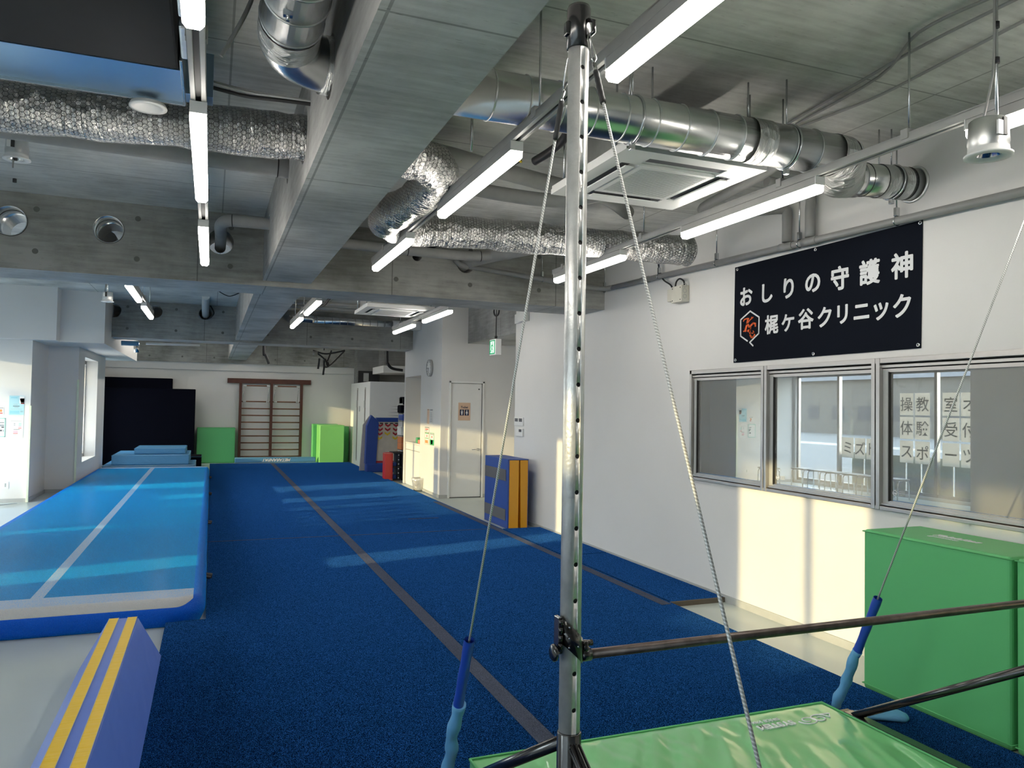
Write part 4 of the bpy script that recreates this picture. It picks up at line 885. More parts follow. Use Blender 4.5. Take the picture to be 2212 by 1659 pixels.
# sleeves inside the round holes
for x, z, r, lb in ((-1.62, 3.1, .127, 'shiny duct sleeve in the beam hole at the left picture edge'), (-.88, 3.1, .122, 'shiny duct sleeve in the middle round hole of the cross beam')):
    b = MB().lathe((x, 7.49, z), [(r, 0), (r, .62), (r-.006, .62), (r-.006, 0), (r, 0)], axis=(0, 1, 0), seg=32)
    t = thing('duct_sleeve', lb, 'duct', (x, 7.5, z)); b.build('sleeve', GS, t); MB().ring((x, 7.62, z), (0, 1, 0), r-.006, .004).build('seam_ring', 'dark seam', t)
pipe('round_duct', 'pale duct end behind the middle beam hole', [(-.95, 8.12, 3.14), (-.95, 9.0, 3.16)], .07, 'white plastic', 'duct', smooth_=False)

# black ventilation unit
t = thing('ventilation_unit', 'black-bottomed ventilation unit with bluish metal front, hung at upper left', 'ventilation unit', (-1.3, 2.4, 3.0))
MB().box(-2.4, -.165, .8, 3.485, 3.0, 3.30, bevel=.01).build('insulated_body', 'black felt', t)
PY = az(388, 220, 3.0).y
MB().box(-2.4, -.158, 3.487, PY, 3.0, 3.28).build('plenum', 'bare sheet metal', t)
MB().box(-2.4, -.150, PY, PY+.012, 2.985, 3.28, bevel=.002).build('flange', 'zinc hardware', t)
MB().box(-.158, -.146, 3.35, PY, 2.985, 3.28, bevel=.002).build('flange', 'zinc hardware', t)
MB().box(-.146, -.03, PY-.12, PY-.01, 3.0, 3.2).build('plenum', 'bare sheet metal', t)
MB().box(-.150, -.120, 2.5, 3.0, 3.0, 3.06, bevel=.008).box(-.150, -.120, 3.05, 3.33, 2.985, 3.06, bevel=.008).build('bracket', 'galvanised steel', t)
MB().lathe((-.31, PY+.045, 2.985), [(.075, .0), (.082, -.015), (.082, -.02), (.06, -.02), (.05, .0), (0, .01)], seg=28).build('spigot', 'white plastic', t)
for x in (-.4, -1.4): MB().cyl((x, 1.6, 3.28), (x, 1.6, SL), .006, seg=6).build('hanger_rod', 'zinc hardware', t)
# cables into the beam at left
for k, (dz, r, m_) in enumerate(((0, .006, 'white plastic'), (.012, .005, 'grey pvc'), (-.018, .010, 'black rubber'))):
    o = MB().tube(smoothpath([(-.05, 3.9, 3.13+dz), (.12, 3.92, 3.12+dz), (.28, 3.88, 3.105+dz*.7), (.50, 3.86, 3.10+dz*.5)], 5), r, m_, 8).build('cable'); tag(o, ('pale', 'grey', 'black corrugated')[k]+' cable running into the beam beside the left lighting track', 'cable')
o = MB().tube(smoothpath([(.0, 2.85, 2.82), (.08, 2.86, 3.0), (.10, 3.05, 3.18), (.02, 3.2, 3.3)], 6), .008, seg=8).build('cable', 'grey pvc'); tag(o, 'looped grey cable beside the left lighting track', 'cable')
# ceiling conduits over the right bay
for k, pts in enumerate(([(1700, 268), (1860, 175), (2000, 95), (2212, -10)], [(1710, 280), (1880, 215), (2010, 150), (2212, 45)], [(1720, 268), (1900, 165), (1985, 70), (2140, -5)])):
    P = [az(x, y, 3.33) for x, y in pts]
    o = MB().tube(smoothpath(P, 5), .008, seg=8).build('ceiling_cable', 'grey pvc'); tag(o, ('grey cable on the slab over the window wall, highest of three', 'grey cable on the slab over the window wall, straightest of three', 'grey cable on the slab curving towards the dangling downlight')[k], 'cable')
for px, y0, y1 in ((1620, 205, 262), (1410, 145, 205), (1899, 280, 320)):
    q = az(px, y0, SL); o = MB().cyl((q.x, q.y, SL-.30), (q.x, q.y, SL), .005, seg=6).build('threaded_rod', 'zinc hardware'); tag(o, 'bare threaded rod hanging from the slab at pixel column %d' % px if False else {1620: 'bare threaded rod from the slab above the long spiral duct', 1410: 'bare threaded rod from the slab above the air conditioner corner', 1899: 'bare threaded rod from the slab above the taped duct end'}[px], 'rod')
q = ay(1020, 240, 4.0); o = MB().cyl((q.x, 4.0, 3.02), (q.x, 4.0, SL), .008, seg=8).build('threaded_rod', 'zinc hardware'); tag(o, 'bare steel rod hanging under the long duct beside the beam', 'rod')
# hose joint right of the track
o = MB().tube([(1.60, 4.0, 3.02), (1.5, 4.12, 2.96), (1.42, 4.2, 2.93)], .022, 'black rubber', 12).ring((1.60, 4.0, 3.02), (1, -.8, .5), .024, .006, 'sign yellow', 16, 6)
plain('sign yellow', (.75, .55, .03), .5)
tag(o.build('hose_joint'), 'black hose joint with yellow tape behind the LED batten', 'hose')

# ================================================================== CASSETTE AIR CONDITIONERS
def cassette(label, x0, x1, y0, y1, z):
    t = thing('air_conditioner', label, 'air conditioner', ((x0+x1)/2, (y0+y1)/2, z))
    cx, cy = (x0+x1)/2, (y0+y1)/2; w, h = (x1-x0), (y1-y0)
    # frame ring with slots
    a = .13*w; s0 = .215*w; s1 = .245*w
    m = MB()
    pts = [(x0, y0), (x1, y0), (x1, y1), (x0, y1)]
    m.box(x0+.004, x1-.004, y0+.004, y1-.004, z+.012, z+.05)
    for (u0, u1, v0, v1) in ((x0, x1, y0, y0+.10*h), (x0, x1, y1-.10*h, y1), (x0, x0+.10*w, y0+.10*h, y1-.10*h), (x1-.10*w, x1, y0+.10*h, y1-.10*h)): m.box(u0, u1, v0, v1, z, z+.03)
    for (u0, u1, v0, v1) in ((x0+.10*w, x0+.22*w, y0+.10*h, y0+.22*h), (x1-.22*w, x1-.10*w, y0+.10*h, y0+.22*h), (x0+.10*w, x0+.22*w, y1-.22*h, y1-.10*h), (x1-.22*w, x1-.10*w, y1-.22*h, y1-.10*h)): m.box(u0, u1, v0, v1, z, z+.03)
    m.build('panel_frame', 'white plastic', t)
    MB().box(x0+.10*w, x1-.10*w, y0+.10*h, y0+.17*h, z+.006, z+.011, 'ink grey').box(x0+.10*w, x1-.10*w, y1-.17*h, y1-.10*h, z+.006, z+.011, 'ink grey').box(x0+.10*w, x0+.17*w, y0+.10*h, y1-.10*h, z+.006, z+.011, 'ink grey').box(x1-.17*w, x1-.10*w, y0+.10*h, y1-.10*h, z+.006, z+.011, 'ink grey').build('air_slot', None, t)
    for (u0, u1, v0, v1, M_) in ((x0+.24*w, x1-.24*w, y0+.135*h, y0+.20*h, 0), (x0+.24*w, x1-.24*w, y1-.165*h, y1-.105*h, 0), (x0+.135*w, x0+.20*w, y0+.24*h, y1-.24*h, 1), (x1-.165*w, x1-.105*w, y0+.24*h, y1-.24*h, 1)):
        if (v0 < cy-.2*h) and M_ == 0: continue
        MB().box(u0, u1, v0, v1, z-.012, z-.004, bevel=.003).build('louvre', 'white frame paint', t)
    g = MB().box(x0+.22*w, x1-.22*w, y0+.22*h, y1-.22*h, z-.008, z+.012, 'white plastic', .004)
    n = 26
    for k in range(n): yy = y0+.26*h+k*(.48*h/n); g.box(x0+.26*w, x1-.26*w, yy, yy+.004, z-.0095, z-.007, 'grey plastic')
    g.build('intake_grille', None, t)
    MB().box(x0+.06, x1-.06, y0+.07, y1-.07, z+.05, z+.26, bevel=.006).build('casing', 'galvanised steel', t)
    for x in (x0+.02, x1-.02):
        for y in (y0+.14, y1-.14): MB().cyl((x, y, z+.05), (x, y, SL), .005, seg=6).build('hanger_rod', 'zinc hardware', t)
    return t
cassette('white ceiling cassette air conditioner under the long spiral duct', 1.895, 2.765, 3.30, 4.21, 2.90)
cassette('distant white cassette air conditioner beyond the first cross beam', 1.83, 2.73, 9.75, 10.70, 2.86)
# far bay services
t = thing('spiral_duct', 'distant slim spiral duct in front of the second cross beam', 'duct', (2.5, 14.2, 3.13))
MB().tube([(1.65, 14.25, 3.135), (3.18, 14.25, 3.12)], .065, seg=20).build('duct_run', GS, t)
ringset(t, (1.75, 14.25, 3.134), (3.15, 14.25, 3.12), .065, .14, 'grey pvc', .004)
MB().tube(smoothpath([(1.70, 14.25, 3.135), (1.5, 14.27, 3.15), (1.36, 14.45, 3.17), (1.34, 14.79, 3.18)], 5), .07, seg=20).build('elbow', GS, t)
MB().cyl((3.16, 14.25, 3.12), (3.35, 14.25, 3.12), .085, seg=20).box(3.35, 3.69, 14.15, 14.35, 3.04, 3.2).build('duct_box', 'white plastic', t)
pipe('insulated_pipe', 'pale grey pipe dropping into the beam hole beyond the first cross beam', [(-.13, 13.6, SL), (-.13, 13.7, 3.34), (-.14, 14.2, 3.30), (-.14, 14.5, 3.24), (-.14, 14.95, 3.18)], .06, 'white plastic')
o = MB().tube(smoothpath([(-.06, 14.7, 3.33), (.0, 14.65, 3.2), (-.05, 14.7, 3.12), (-.1, 14.78, 3.1)], 6), .012, seg=8).build('cable', 'black rubber'); tag(o, 'dark cable coils beside the pale pipe beyond the first cross beam', 'cable')
o = MB().tube(smoothpath([(.0, 12.5, 3.34), (.2, 12.6, 3.25), (.36, 12.7, 3.32)], 6), .008, seg=8).build('cable', 'black rubber'); tag(o, 'sagging thin cable under the far slab', 'cable')
for k, (x0, x1, y, z) in enumerate(((.9, 3.6, 12.7, 3.25), (.9, 3.6, 13.1, 3.22))):
    o = MB().cyl((x0, y, z), (x1, y, z-.02), .03, seg=10).cyl((1.6, y, z), (1.6, y, SL), .006, seg=6).cyl((2.9, y, z), (2.9, y, SL), .006, seg=6).build('insulated_pipe', GP); tag(o, 'level grey pipe high above the distant battens, '+('nearer' if k == 0 else 'farther')+' of two', 'pipe')
o = MB().tube(smoothpath([(1.75, 11.0, 3.3), (1.7, 11.1, 3.22), (1.55, 11.2, 3.12), (1.5, 11.4, 3.05), (1.3, 11.7, 3.0)], 5), .018, 'black rubber', 8).ring((1.7, 11.1, 3.22), (1, 0, 1), .02, .006, 'sign yellow', 12, 5).build('hose_joint'); tag(o, 'distant black hose with yellow tape left of the far air conditioner', 'hose')
# blue foam tube and strip by the second cross beam
q0, q1 = ay(262, 741, 15.46), ay(300, 742, 15.46)
o = MB().tube([q0, q1], .045, 'sky blue vinyl', 14).build('foam_tube'); tag(o, 'short blue foam tube tucked under the second cross beam', 'foam tube')
q0, q1 = ay(315, 742, 15.425), ay(432, 746, 15.425); o = MB().tube([q0, q1], .022, 'white plastic', 8).build('curtain_rail'); tag(o, 'thin pale rail behind the second cross beam beside the blue foam tube', 'rail')
q = ay(295, 748, 16.3); t = thing('ceiling_spot', 'small spotlight hanging just beyond the second cross beam at left', 'spotlight', (q.x, 16.3, q.z)); MB().cyl((q.x, 16.3, q.z-.12), (q.x, 16.3, q.z+.06), .05, seg=12).build('lamp_body', 'chrome', t); MB().cyl((q.x, 16.3, q.z), (q.x, 16.3, SL), .006, seg=6).build('rod', 'grey pvc', t)
# black harness straps hanging
t = thing('harness', 'black training harness straps dangling beyond the second cross beam', 'harness', (2.2, 16, 2.2))
def hp(pts, Y=16.0): return smoothpath([ay(x, y, Y) for x, y in pts], 5)
for pts in ([(676, 757), (700, 764), (722, 762), (745, 757)], [(684, 762), (697, 772), (706, 780), (712, 768), (716, 757)], [(744, 758), (730, 772), (716, 786), (708, 790), (705, 781)], [(704, 775), (700, 785), (703, 793), (710, 790), (708, 782)]):
    MB().tube(hp(pts), .016, seg=6).build('strap', 'black rubber', t)
for pts in ([(690, 774), (689, 784), (687, 797)], [(700, 778), (700, 795), (699, 802), (698, 810)], [(705, 780), (707, 787), (709, 793)]):
    P = hp(pts); m = MB()
    for a, c in zip(P, P[1:]): m.prism([a+Vector((-.018, 0, 0)), a+Vector((.018, 0, 0)), c+Vector((.02, 0, 0)), c+Vector((-.02, 0, 0))], (0, .006, 0))
    m.build('strap_end', 'black rubber', t)
q = ay(681, 764, 16); MB().cyl((q.x, 16, q.z-.04), (q.x, 16, q.z+.05), .05, seg=12).build('pulley', 'grey pvc', t)
q = ay(700, 757, 16); MB().cyl((q.x, 16, q.z), (q.x, 16, SL), .01, seg=6).build('rope', 'black rubber', t)
o = MB().tube(smoothpath([ay(x, y, 18.4) for x, y in ((835, 640), (836, 770), (838, 786), (848, 796), (870, 800))], 6), .035, seg=10).build('hose', 'black rubber'); tag(o, 'black hose curving above the white cubicle', 'hose')
o = MB().tube(smoothpath([ay(x, y, 18.0) for x, y in ((573, 660), (570, 758), (573, 766), (577, 775), (581, 786))], 6), .03, seg=8).build('hose', 'black rubber'); tag(o, 'short dark hose end hanging above the wall bars', 'hose')
# round downlights dangling on rods
def downlight(label, x, y, z, d, rodr=.006):
    t = thing('downlight', label, 'downlight', (x, y, z)); r = d/2
    MB().lathe((x, y, z), [(r*.52, .012), (r*.55, 0), (r, -.002), (r*1.0, .006), (r*.86, .010), (r*.84, .03)], seg=36).build('trim_ring', 'white frame paint', t)
    MB().lathe((x, y, z), [(r*.84, .03), (r*.84, .045), (r*.86, .05), (r*.80, d*.80), (r*.74, d*.83), (0, d*.83)], seg=36).build('housing', 'galvanised steel', t)
    MB().lathe((x, y, z), [(r*.53, .008), (r*.40, .03), (r*.22, .05), (0, .05)], seg=20).build('reflector', 'chrome', t)
    MB().box(x-r*.55, x-r*.1, y-r*.90, y-r*.80, z+.06, z+.06+d*.32).box(x-.02, x+.0, y-r*.92, y-r*.82, z+.06, z+.06+d*.4, 'dark seam').build('side_plate', 'white frame paint', t)
    MB().cyl((x, y-r*.4, z+d*.3), (x, y-r*.4, SL), rodr, seg=8).build('hanger_rod', 'zinc hardware', t)
    m = MB()
    for zz in (SL-.10, SL-.24, SL-.38): m.cyl((x, y-r*.4, zz-.012), (x, y-r*.4, zz+.012), rodr*1.9)
    m.build('cable_tie', 'black rubber', t)
    MB().tube(smoothpath([(x-.01, y-r*.4, SL), (x-.012, y-r*.4, SL-.3), (x-.02, y-.03, z+d*.82+.15), (x-.03, y, z+d*.82)], 5), .005, seg=6).build('cable', 'grey pvc', t)
    return t
q = ay(2135, 338, 2.06); downlight('round recessed-type downlight dangling on a rod before the window wall', q.x, 2.06, q.z, .085*2)
q = ay(36, 345, 5.6); downlight('round downlight dangling under the foil duct at the left edge', q.x, 5.6, q.z, .155)
q = ay(232, 652, 11.0); downlight('tiny distant downlight in front of the white soffit', q.x, 11.0, q.z, .15)
# ================================================================== BANNER
BX = 4.047
t = thing('banner', 'black banner with white Japanese lettering and orange KC logo above the interior window', 'banner', (BX, 4.35, 2.0))
c1, c2, c3, c4 = ax(1588.5, 578, BX), ax(1585, 784, BX), ax(1990, 752, BX), ax(1994, 475, BX)
MB().prism([c1, c2, c3, c4], (-.003, 0, 0)).build('cloth', 'navy banner', t)
m = MB(); RY, UZ = (0, -1, 0), (0, 0, 1); tx = BX-.006
def bpt(zx, zy): return ax(1560+zx/4.809, 460+zy/4.809, tx)       # point measured on the enlarged view of the banner
def glyph(ch, size, p, r):
    m = MB()
    for k in range(8): a = k*PI/4; m.text(ch, size, (p.x-.00004*k, p.y+r*math.cos(a), p.z+r*math.sin(a)), RY, UZ, depth=.0006)
    m.build('character', 'banner white', t)
for ch, x, y, s in (('お', 250, 866, .165), ('し', 468, 830, .165), ('り', 690, 780, .17), ('の', 940, 727, .165), ('守', 1222, 675, .17), ('護', 1530, 612, .17), ('神', 1868, 543, .17)):
    glyph(ch, s*1.02, bpt(x, y), .0052)
for ch, x, y, s in (('梶', 512, 1157, .155), ('ケ', 682, 1140, .150), ('谷', 868, 1100, .16), ('ク', 1064, 1080, .16), ('リ', 1250, 1052, .155), ('ニ', 1446, 1025, .155), ('ッ', 1650, 1021, .165), ('ク', 1868, 963, .165)):
    glyph(ch, s*1.0, bpt(x, y), .0042)
def strokes(pts, w, close=False):
    mm = MB(); P = [bpt(*p) for p in pts]
    for a, c in zip(P, P[1:]):
        d = (c-a).normalized(); nrm = Vector((1, 0, 0)).cross(d)*w/2; e = d*w*.35
        mm.prism([a-e+nrm, c+e+nrm, c+e-nrm, a-e-nrm], (-.0012, 0, 0))
    return mm
strokes([(262, 1330), (193, 1280), (193, 1110), (292, 1020), (384, 1082), (380, 1252), (287, 1345), (320, 1380)], .012).build('logo_outline', 'banner white', t)
k = strokes([(240, 1225), (258, 1160), (270, 1100)], .020); k2 = MB()
for pts, w in (([(222, 1230), (252, 1226)], .009), ([(243, 1103), (262, 1096), (278, 1097)], .010), ([(222, 1125), (230, 1108), (246, 1102)], .010), ([(318, 1088), (290, 1110), (262, 1152)], .010), ([(264, 1150), (288, 1195), (284, 1232), (268, 1224)], .017), ([(305, 1086), (322, 1086)], .010),
               ([(345, 1175), (345, 1150), (322, 1145), (298, 1170), (290, 1215), (288, 1262), (302, 1290), (322, 1292), (338, 1265)], .015), ([(308, 1248), (322, 1250), (330, 1238), (322, 1226)], .008)):
    s = strokes(pts, w); s.build('logo_letter', 'banner orange', t)
k.build('logo_letter', 'banner orange', t)
for x, y in ((158, 588), (968, 381), (2056, 103), (137, 1529), (947, 1464), (2034, 1371)):
    q = bpt(x, y); MB().lathe((q.x+.002, q.y, q.z), [(.013, 0), (.013, -.004), (.006, -.005), (.006, 0)], axis=(1, 0, 0), seg=16).build('grommet', 'chrome', t)

# ================================================================== SMALL WALL ITEMS
def wbox(name, label, cat, p0, p1, X, d, m, bev=.003):
    a, c = ax(*p0, X), ax(*p1, X); t = thing(name, label, cat, (X, (a.y+c.y)/2, min(a.z, c.z)))
    y0, y1, z0, z1 = min(a.y, c.y), max(a.y, c.y), min(a.z, c.z), max(a.z, c.z)
    MB().box(X-d, X-.001, y0, y1, z0, z1, bevel=bev).build('case', m, t); return t, y0, y1, z0, z1
t, y0, y1, z0, z1 = wbox('junction_box', 'beige junction box on the wall, the deeper one with cables looping on top', 'junction box', (1467, 622), (1489, 652), 4.05, .085, 'beige box plastic')
s = MB()
for yy in (y0+.02, y1-.02):
    for zz in (z0+.02, z1-.02): s.cyl((3.965, yy, zz), (3.962, yy, zz), .005, seg=8)
s.build('screw', 'dark seam', t)
s = MB()
for k in range(3): s.ring((4.0, y0-.001, z0+.05+k*.05), (0, 1, 0), .018, .002, seg=16, ts=4)
s.build('knockout', 'grey plastic', t)
MB().tube(smoothpath([(4.0, y1-.01, z1), (4.0, y1-.03, z1+.05), (4.0, (y0+y1)/2, z1+.07), (4.0, y0+.02, z1+.04), (4.0, y0+.01, z1)], 6), .008, seg=8).build('cable', 'black rubber', t)
t, y0, y1, z0, z1 = wbox('junction_box', 'flatter beige junction box left of the deeper one', 'junction box', (1451, 627), (1466, 650), 4.05, .05, 'beige box plastic')
MB().tube(smoothpath([(4.0, y0+.03, z1), ax(1448, 615, 4.0), ax(1432, 603, 4.0), ax(1424, 580, 4.0), ax(1420, 553, 4.0)], 6), .008, seg=8).build('cable', 'black rubber', t)
t, y0, y1, z0, z1 = wbox('alarm_box', 'small white box on the wall below the beam end beside the high bar cable', 'box', (1130, 677), (1144, 693), 4.05, .08, 'white plastic')
t, y0, y1, z0, z1 = wbox('alarm_box', 'flat pale box beside the small white box under the beam', 'box', (1116, 680), (1128, 697), 4.05, .03, 'white plastic')
t, y0, y1, z0, z1 = wbox('wall_controller', 'double white wall controller with two dark displays', 'controller', (1113.5, 901), (1132, 920), 4.05, .02, 'white plastic')
ym = (y0+y1)/2; MB().box(4.028, 4.031, ym+.02, y1-.03, z0+.055, z1-.015).box(4.028, 4.031, y0+.03, ym-.02, z0+.055, z1-.015).build('display', 'ink grey', t)
t, y0, y1, z0, z1 = wbox('wall_controller', 'single white wall controller below the double one', 'controller', (1117.5, 925), (1132, 943), 4.05, .025, 'white plastic')
MB().box(4.023, 4.026, y0+.04, y1-.12, z0+.06, z1-.01).build('display', 'ink grey', t)
# clock
t = thing('wall_clock', 'round white wall clock above the notices by the niche', 'clock', (3.7, 13.42, 2.13))
cc = (3.70, 13.42, 2.28)
MB().lathe(cc, [(0, 0), (.155, 0), (.155, -.045), (.148, -.052), (.14, -.045)], axis=(1, 0, 0), seg=40).build('clock_case', 'grey plastic', t)
MB().lathe(cc, [(.141, -.040), (0, -.040)], axis=(1, 0, 0), seg=40).build('clock_face', 'white frame paint', t)
s = MB()
for k in range(12):
    a = k*PI/6; y_, z_ = 13.42-.118*math.sin(a), 2.28+.118*math.cos(a); s.box(3.655, 3.659, y_-.005, y_+.005, z_-.008, z_+.008)
s.build('hour_marks', 'ink grey', t)
s = MB().tube([(3.654, 13.42, 2.28), (3.654, 13.42-.10*math.sin(math.radians(182)), 2.28+.10*math.cos(math.radians(182)))], .003, seg=6); s.build('minute_hand', 'black rubber', t)
MB().tube([(3.654, 13.42, 2.28), (3.654, 13.42+.075, 2.275)], .004, seg=6).build('hour_hand', 'black rubber', t)
# notices
for nm, c in (('paper white', (.80, .79, .76)), ('paper peach', (.75, .52, .36)), ('paper blue', (.42, .68, .76)), ('paper aqua', (.30, .62, .72)), ('paper green', (.03, .38, .13)), ('ink red', (.62, .10, .08)), ('ink pink', (.80, .36, .48)), ('ink teal', (.35, .66, .55)), ('ink light', (.38, .38, .40)), ('picture orange', (.72, .30, .10))): plain(nm, c, .7, noise=.0)
def sheet(name, label, cat, org, R_, w, h, base, marks, frame=None):
    """flat notice: org = lower-left corner as seen, R_ its rightward axis, N_ its outward normal"""
    R_ = Vector(R_); U_ = Vector((0, 0, 1)); N_ = R_.cross(U_)
    o = MB()
    def rect(u0, u1, v0, v1, d, m_, th=.0008):
        p = [Vector(org)+R_*(u*w)+U_*(v*h)+N_*d for u, v in ((u0, v0), (u1, v0), (u1, v1), (u0, v1))]; o.prism(p, N_*th, m_)
    rect(0, 1, 0, 1, .001, base, .0015)
    if frame:
        for r_ in ((0, 1, 0, .04), (0, 1, .96, 1), (0, .05, 0, 1), (.95, 1, 0, 1)): rect(*r_, .0026, frame)
    for u0, u1, v0, v1, m_ in marks: rect(u0, u1, v0, v1, .0028, m_)
    b = o.build(name); tag(b, label, cat); return b
RC = (0, -1, 0)
def csheet(name, label, px0, py0, px1, py1, base, marks, frame=None):
    a, c = ax(px0, py1, 3.699), ax(px1, py0, 3.699)
    return sheet(name, label, 'notice', (3.699, a.y, a.z), RC, a.y-c.y, c.z-a.z, base, marks, frame)
csheet('notice', 'tall peach and white notice pair taped below the clock', 922, 882, 936, 917, 'paper white', [(.05, .42, .05, .95, 'paper peach'), (.52, .95, .85, .95, 'ink light'), (.52, .95, .10, .80, 'paper white'), (.1, .4, .88, .93, 'ink light')] + [(.55, .9, .2+.1*k, .23+.1*k, 'ink light') for k in range(6)])
csheet('notice', 'small white notice with red text and dark header below the tall pair', 918, 923, 927.5, 933.5, 'paper white', [(.05, .95, .85, .95, 'ink grey'), (.1, .8, .5, .7, 'ink red'), (.1, .6, .2, .4, 'ink light')], 'ink light')
csheet('notice', 'two-row green printed notice under the red one', 917.5, 934.5, 927, 959, 'paper white', [(.05, .95, .90, .97, 'paper green'), (.45, .6, .6, .8, 'ink red'), (.08, .9, .48, .53, 'paper green'), (.1, .8, .1, .35, 'picture orange')], 'paper peach')
csheet('notice', 'green and white notice beside the two-row one', 928.5, 936, 938, 961, 'paper white', [(.05, .95, .05, .45, 'paper green'), (.25, .7, .08, .42, 'paper white'), (.4, .6, .6, .75, 'ink red'), (.1, .9, .85, .93, 'ink light')], 'paper green')
RP = (1, 0, 0); YP = 13.799
def psheet(name, label, px0, py0, px1, py1, base, marks, frame=None, cat='poster'):
    a, c = ay(px0, py1, YP), ay(px1, py0, YP)
    return sheet(name, label, cat, (a.x, YP, a.z), RP, c.x-a.x, c.z-a.z, base, marks, frame)
psheet('poster', 'pale blue poster with round colourful picture in its corner', 19, 855, 53, 896, 'paper blue', [(.10, .55, .86, .93, 'paper aqua'), (.68, 1, .60, .98, 'paper white'), (.72, 1, .75, .86, 'ink grey'), (.75, 1, .66, .75, 'picture orange'), (.78, 1, .57, .65, 'ink red')] + [(.28, .58, .54, .555, 'ink light'), (.26, .70, .44, .47, 'ink grey'), (.34, .64, .38, .40, 'ink light'), (.12, .86, .30, .31, 'ink light'), (.06, .70, .06, .22, 'paper aqua'), (.76, .94, .20, .21, 'ink grey'), (.76, .94, .15, .16, 'ink grey')])
psheet('poster', 'white timetable sheet with pink and green rows in a clear cover', 16, 902, 51, 945, 'paper white', [(.18, .88, .81, .82, 'ink grey'), (.38, .48, .68, .72, 'ink light'), (.38, .48, .60, .64, 'ink light'), (.70, .88, .70, .73, 'ink teal'), (.70, .88, .64, .67, 'ink teal'), (.70, .88, .58, .61, 'ink teal'), (.68, .88, .52, .55, 'ink pink'), (.68, .88, .45, .48, 'ink red'), (.38, .78, .39, .41, 'ink grey'), (.36, .65, .31, .34, 'ink pink'), (.36, .66, .24, .28, 'ink pink'), (.36, .66, .18, .21, 'ink red'), (.36, .56, .12, .13, 'ink light')])
psheet('poster', 'green-bordered poster with small photographs, cut by the left edge', -22, 903, 12, 944, 'paper white', [(.55, .92, .74, .77, 'ink grey'), (.62, .92, .55, .66, 'ink light'), (.75, .92, .48, .54, 'ink grey'), (.62, .80, .30, .38, 'ink grey'), (.84, .92, .28, .38, 'ink light')], 'ink teal')
psheet('poster', 'small leaflet with an orange picture above the green-bordered poster', -16, 880, 8.5, 895, 'paper white', [(.3, .95, .88, .94, 'sign navy'), (.55, .85, .35, .70, 'picture orange'), (.6, .9, .10, .25, 'ink red')])
o = psheet('wall_socket', 'white wall socket plate low on the sunlit wall', 5, 1040, 19, 1056, 'white plastic', [(.35, .6, .25, .75, 'grey plastic')], None, 'socket')
# corner guard strips
plain('clear corner guard', (.74, .80, .62), .3)
a = az(62, 1087); o = MB().box(-2.635, -2.600, 13.765, 13.80, 0, 1.50, bevel=.004).build('corner_guard', 'clear corner guard'); tag(o, 'pale green corner guard on the sunlit wall corner', 'corner guard')
o = MB().box(-2.175, -2.142, 15.035, 15.07, 0, 1.95, bevel=.004).build('corner_guard', 'clear corner guard'); tag(o, 'pale green corner guard on the shaded corner beside the narrow window', 'corner guard')
# exit sign
emissive('exit green', (0.0, .30, .12), .55); emissive('exit white', (.85, .95, .88), .55)
t = thing('exit_sign', 'green running-man exit sign hanging in the recess', 'exit sign', (3.8, 10.3, 2.33))
MB().box(3.752, 3.84, 10.18, 10.43, 2.34, 2.57, bevel=.004).build('sign_box', 'white frame paint', t)
s = MB().box(3.748, 3.752, 10.195, 10.415, 2.355, 2.555, 'exit white').box(3.746, 3.748, 10.195, 10.415, 2.355, 2.372, 'exit green').box(3.746, 3.748, 10.195, 10.415, 2.538, 2.555, 'exit green').box(3.746, 3.748, 10.195, 10.23, 2.355, 2.555, 'exit green').box(3.746, 3.748, 10.38, 10.415, 2.355, 2.555, 'exit green')
s.build('sign_face', None, t)
def er(pts, w):
    mm = MB()
    for a_, c_ in zip(pts, pts[1:]):
        a_, c_ = Vector((3.7455, 10.305-a_[0], 2.455+a_[1])), Vector((3.7455, 10.305-c_[0], 2.455+c_[1])); d = (c_-a_).normalized(); n_ = Vector((1, 0, 0)).cross(d)*w/2
        mm.prism([a_-d*w*.3+n_, c_+d*w*.3+n_, c_+d*w*.3-n_, a_-d*w*.3-n_], (-.001, 0, 0))
    return mm
fig = er([(.0, .03), (-.015, -.02)], .03)
fig.build('running_figure', 'exit green', t)
er([(-.05, .0), (-.03, .03), (.02, .035), (.05, .0)], .012).build('running_figure', 'exit green', t); er([(-.02, -.02), (.02, -.035), (.01, -.075)], .015).build('running_figure', 'exit green', t); er([(-.02, -.02), (-.04, -.05), (-.065, -.06)], .015).build('running_figure', 'exit green', t)
MB().cyl((3.7465, 10.30, 2.515), (3.7445, 10.30, 2.515), .014).build('running_figure', 'exit green', t)
MB().cyl((3.80, 10.30, 2.57), (3.80, 10.30, SL), .007).cyl((3.80, 10.30, 2.57), (3.80, 10.30, 2.62), .02).build('hanger_rod', 'black rubber', t)
MB().ring((3.80, 10.30, 2.98), (1, .2, 0), .07, .012, seg=20).build('cable_coil', 'black rubber', t)
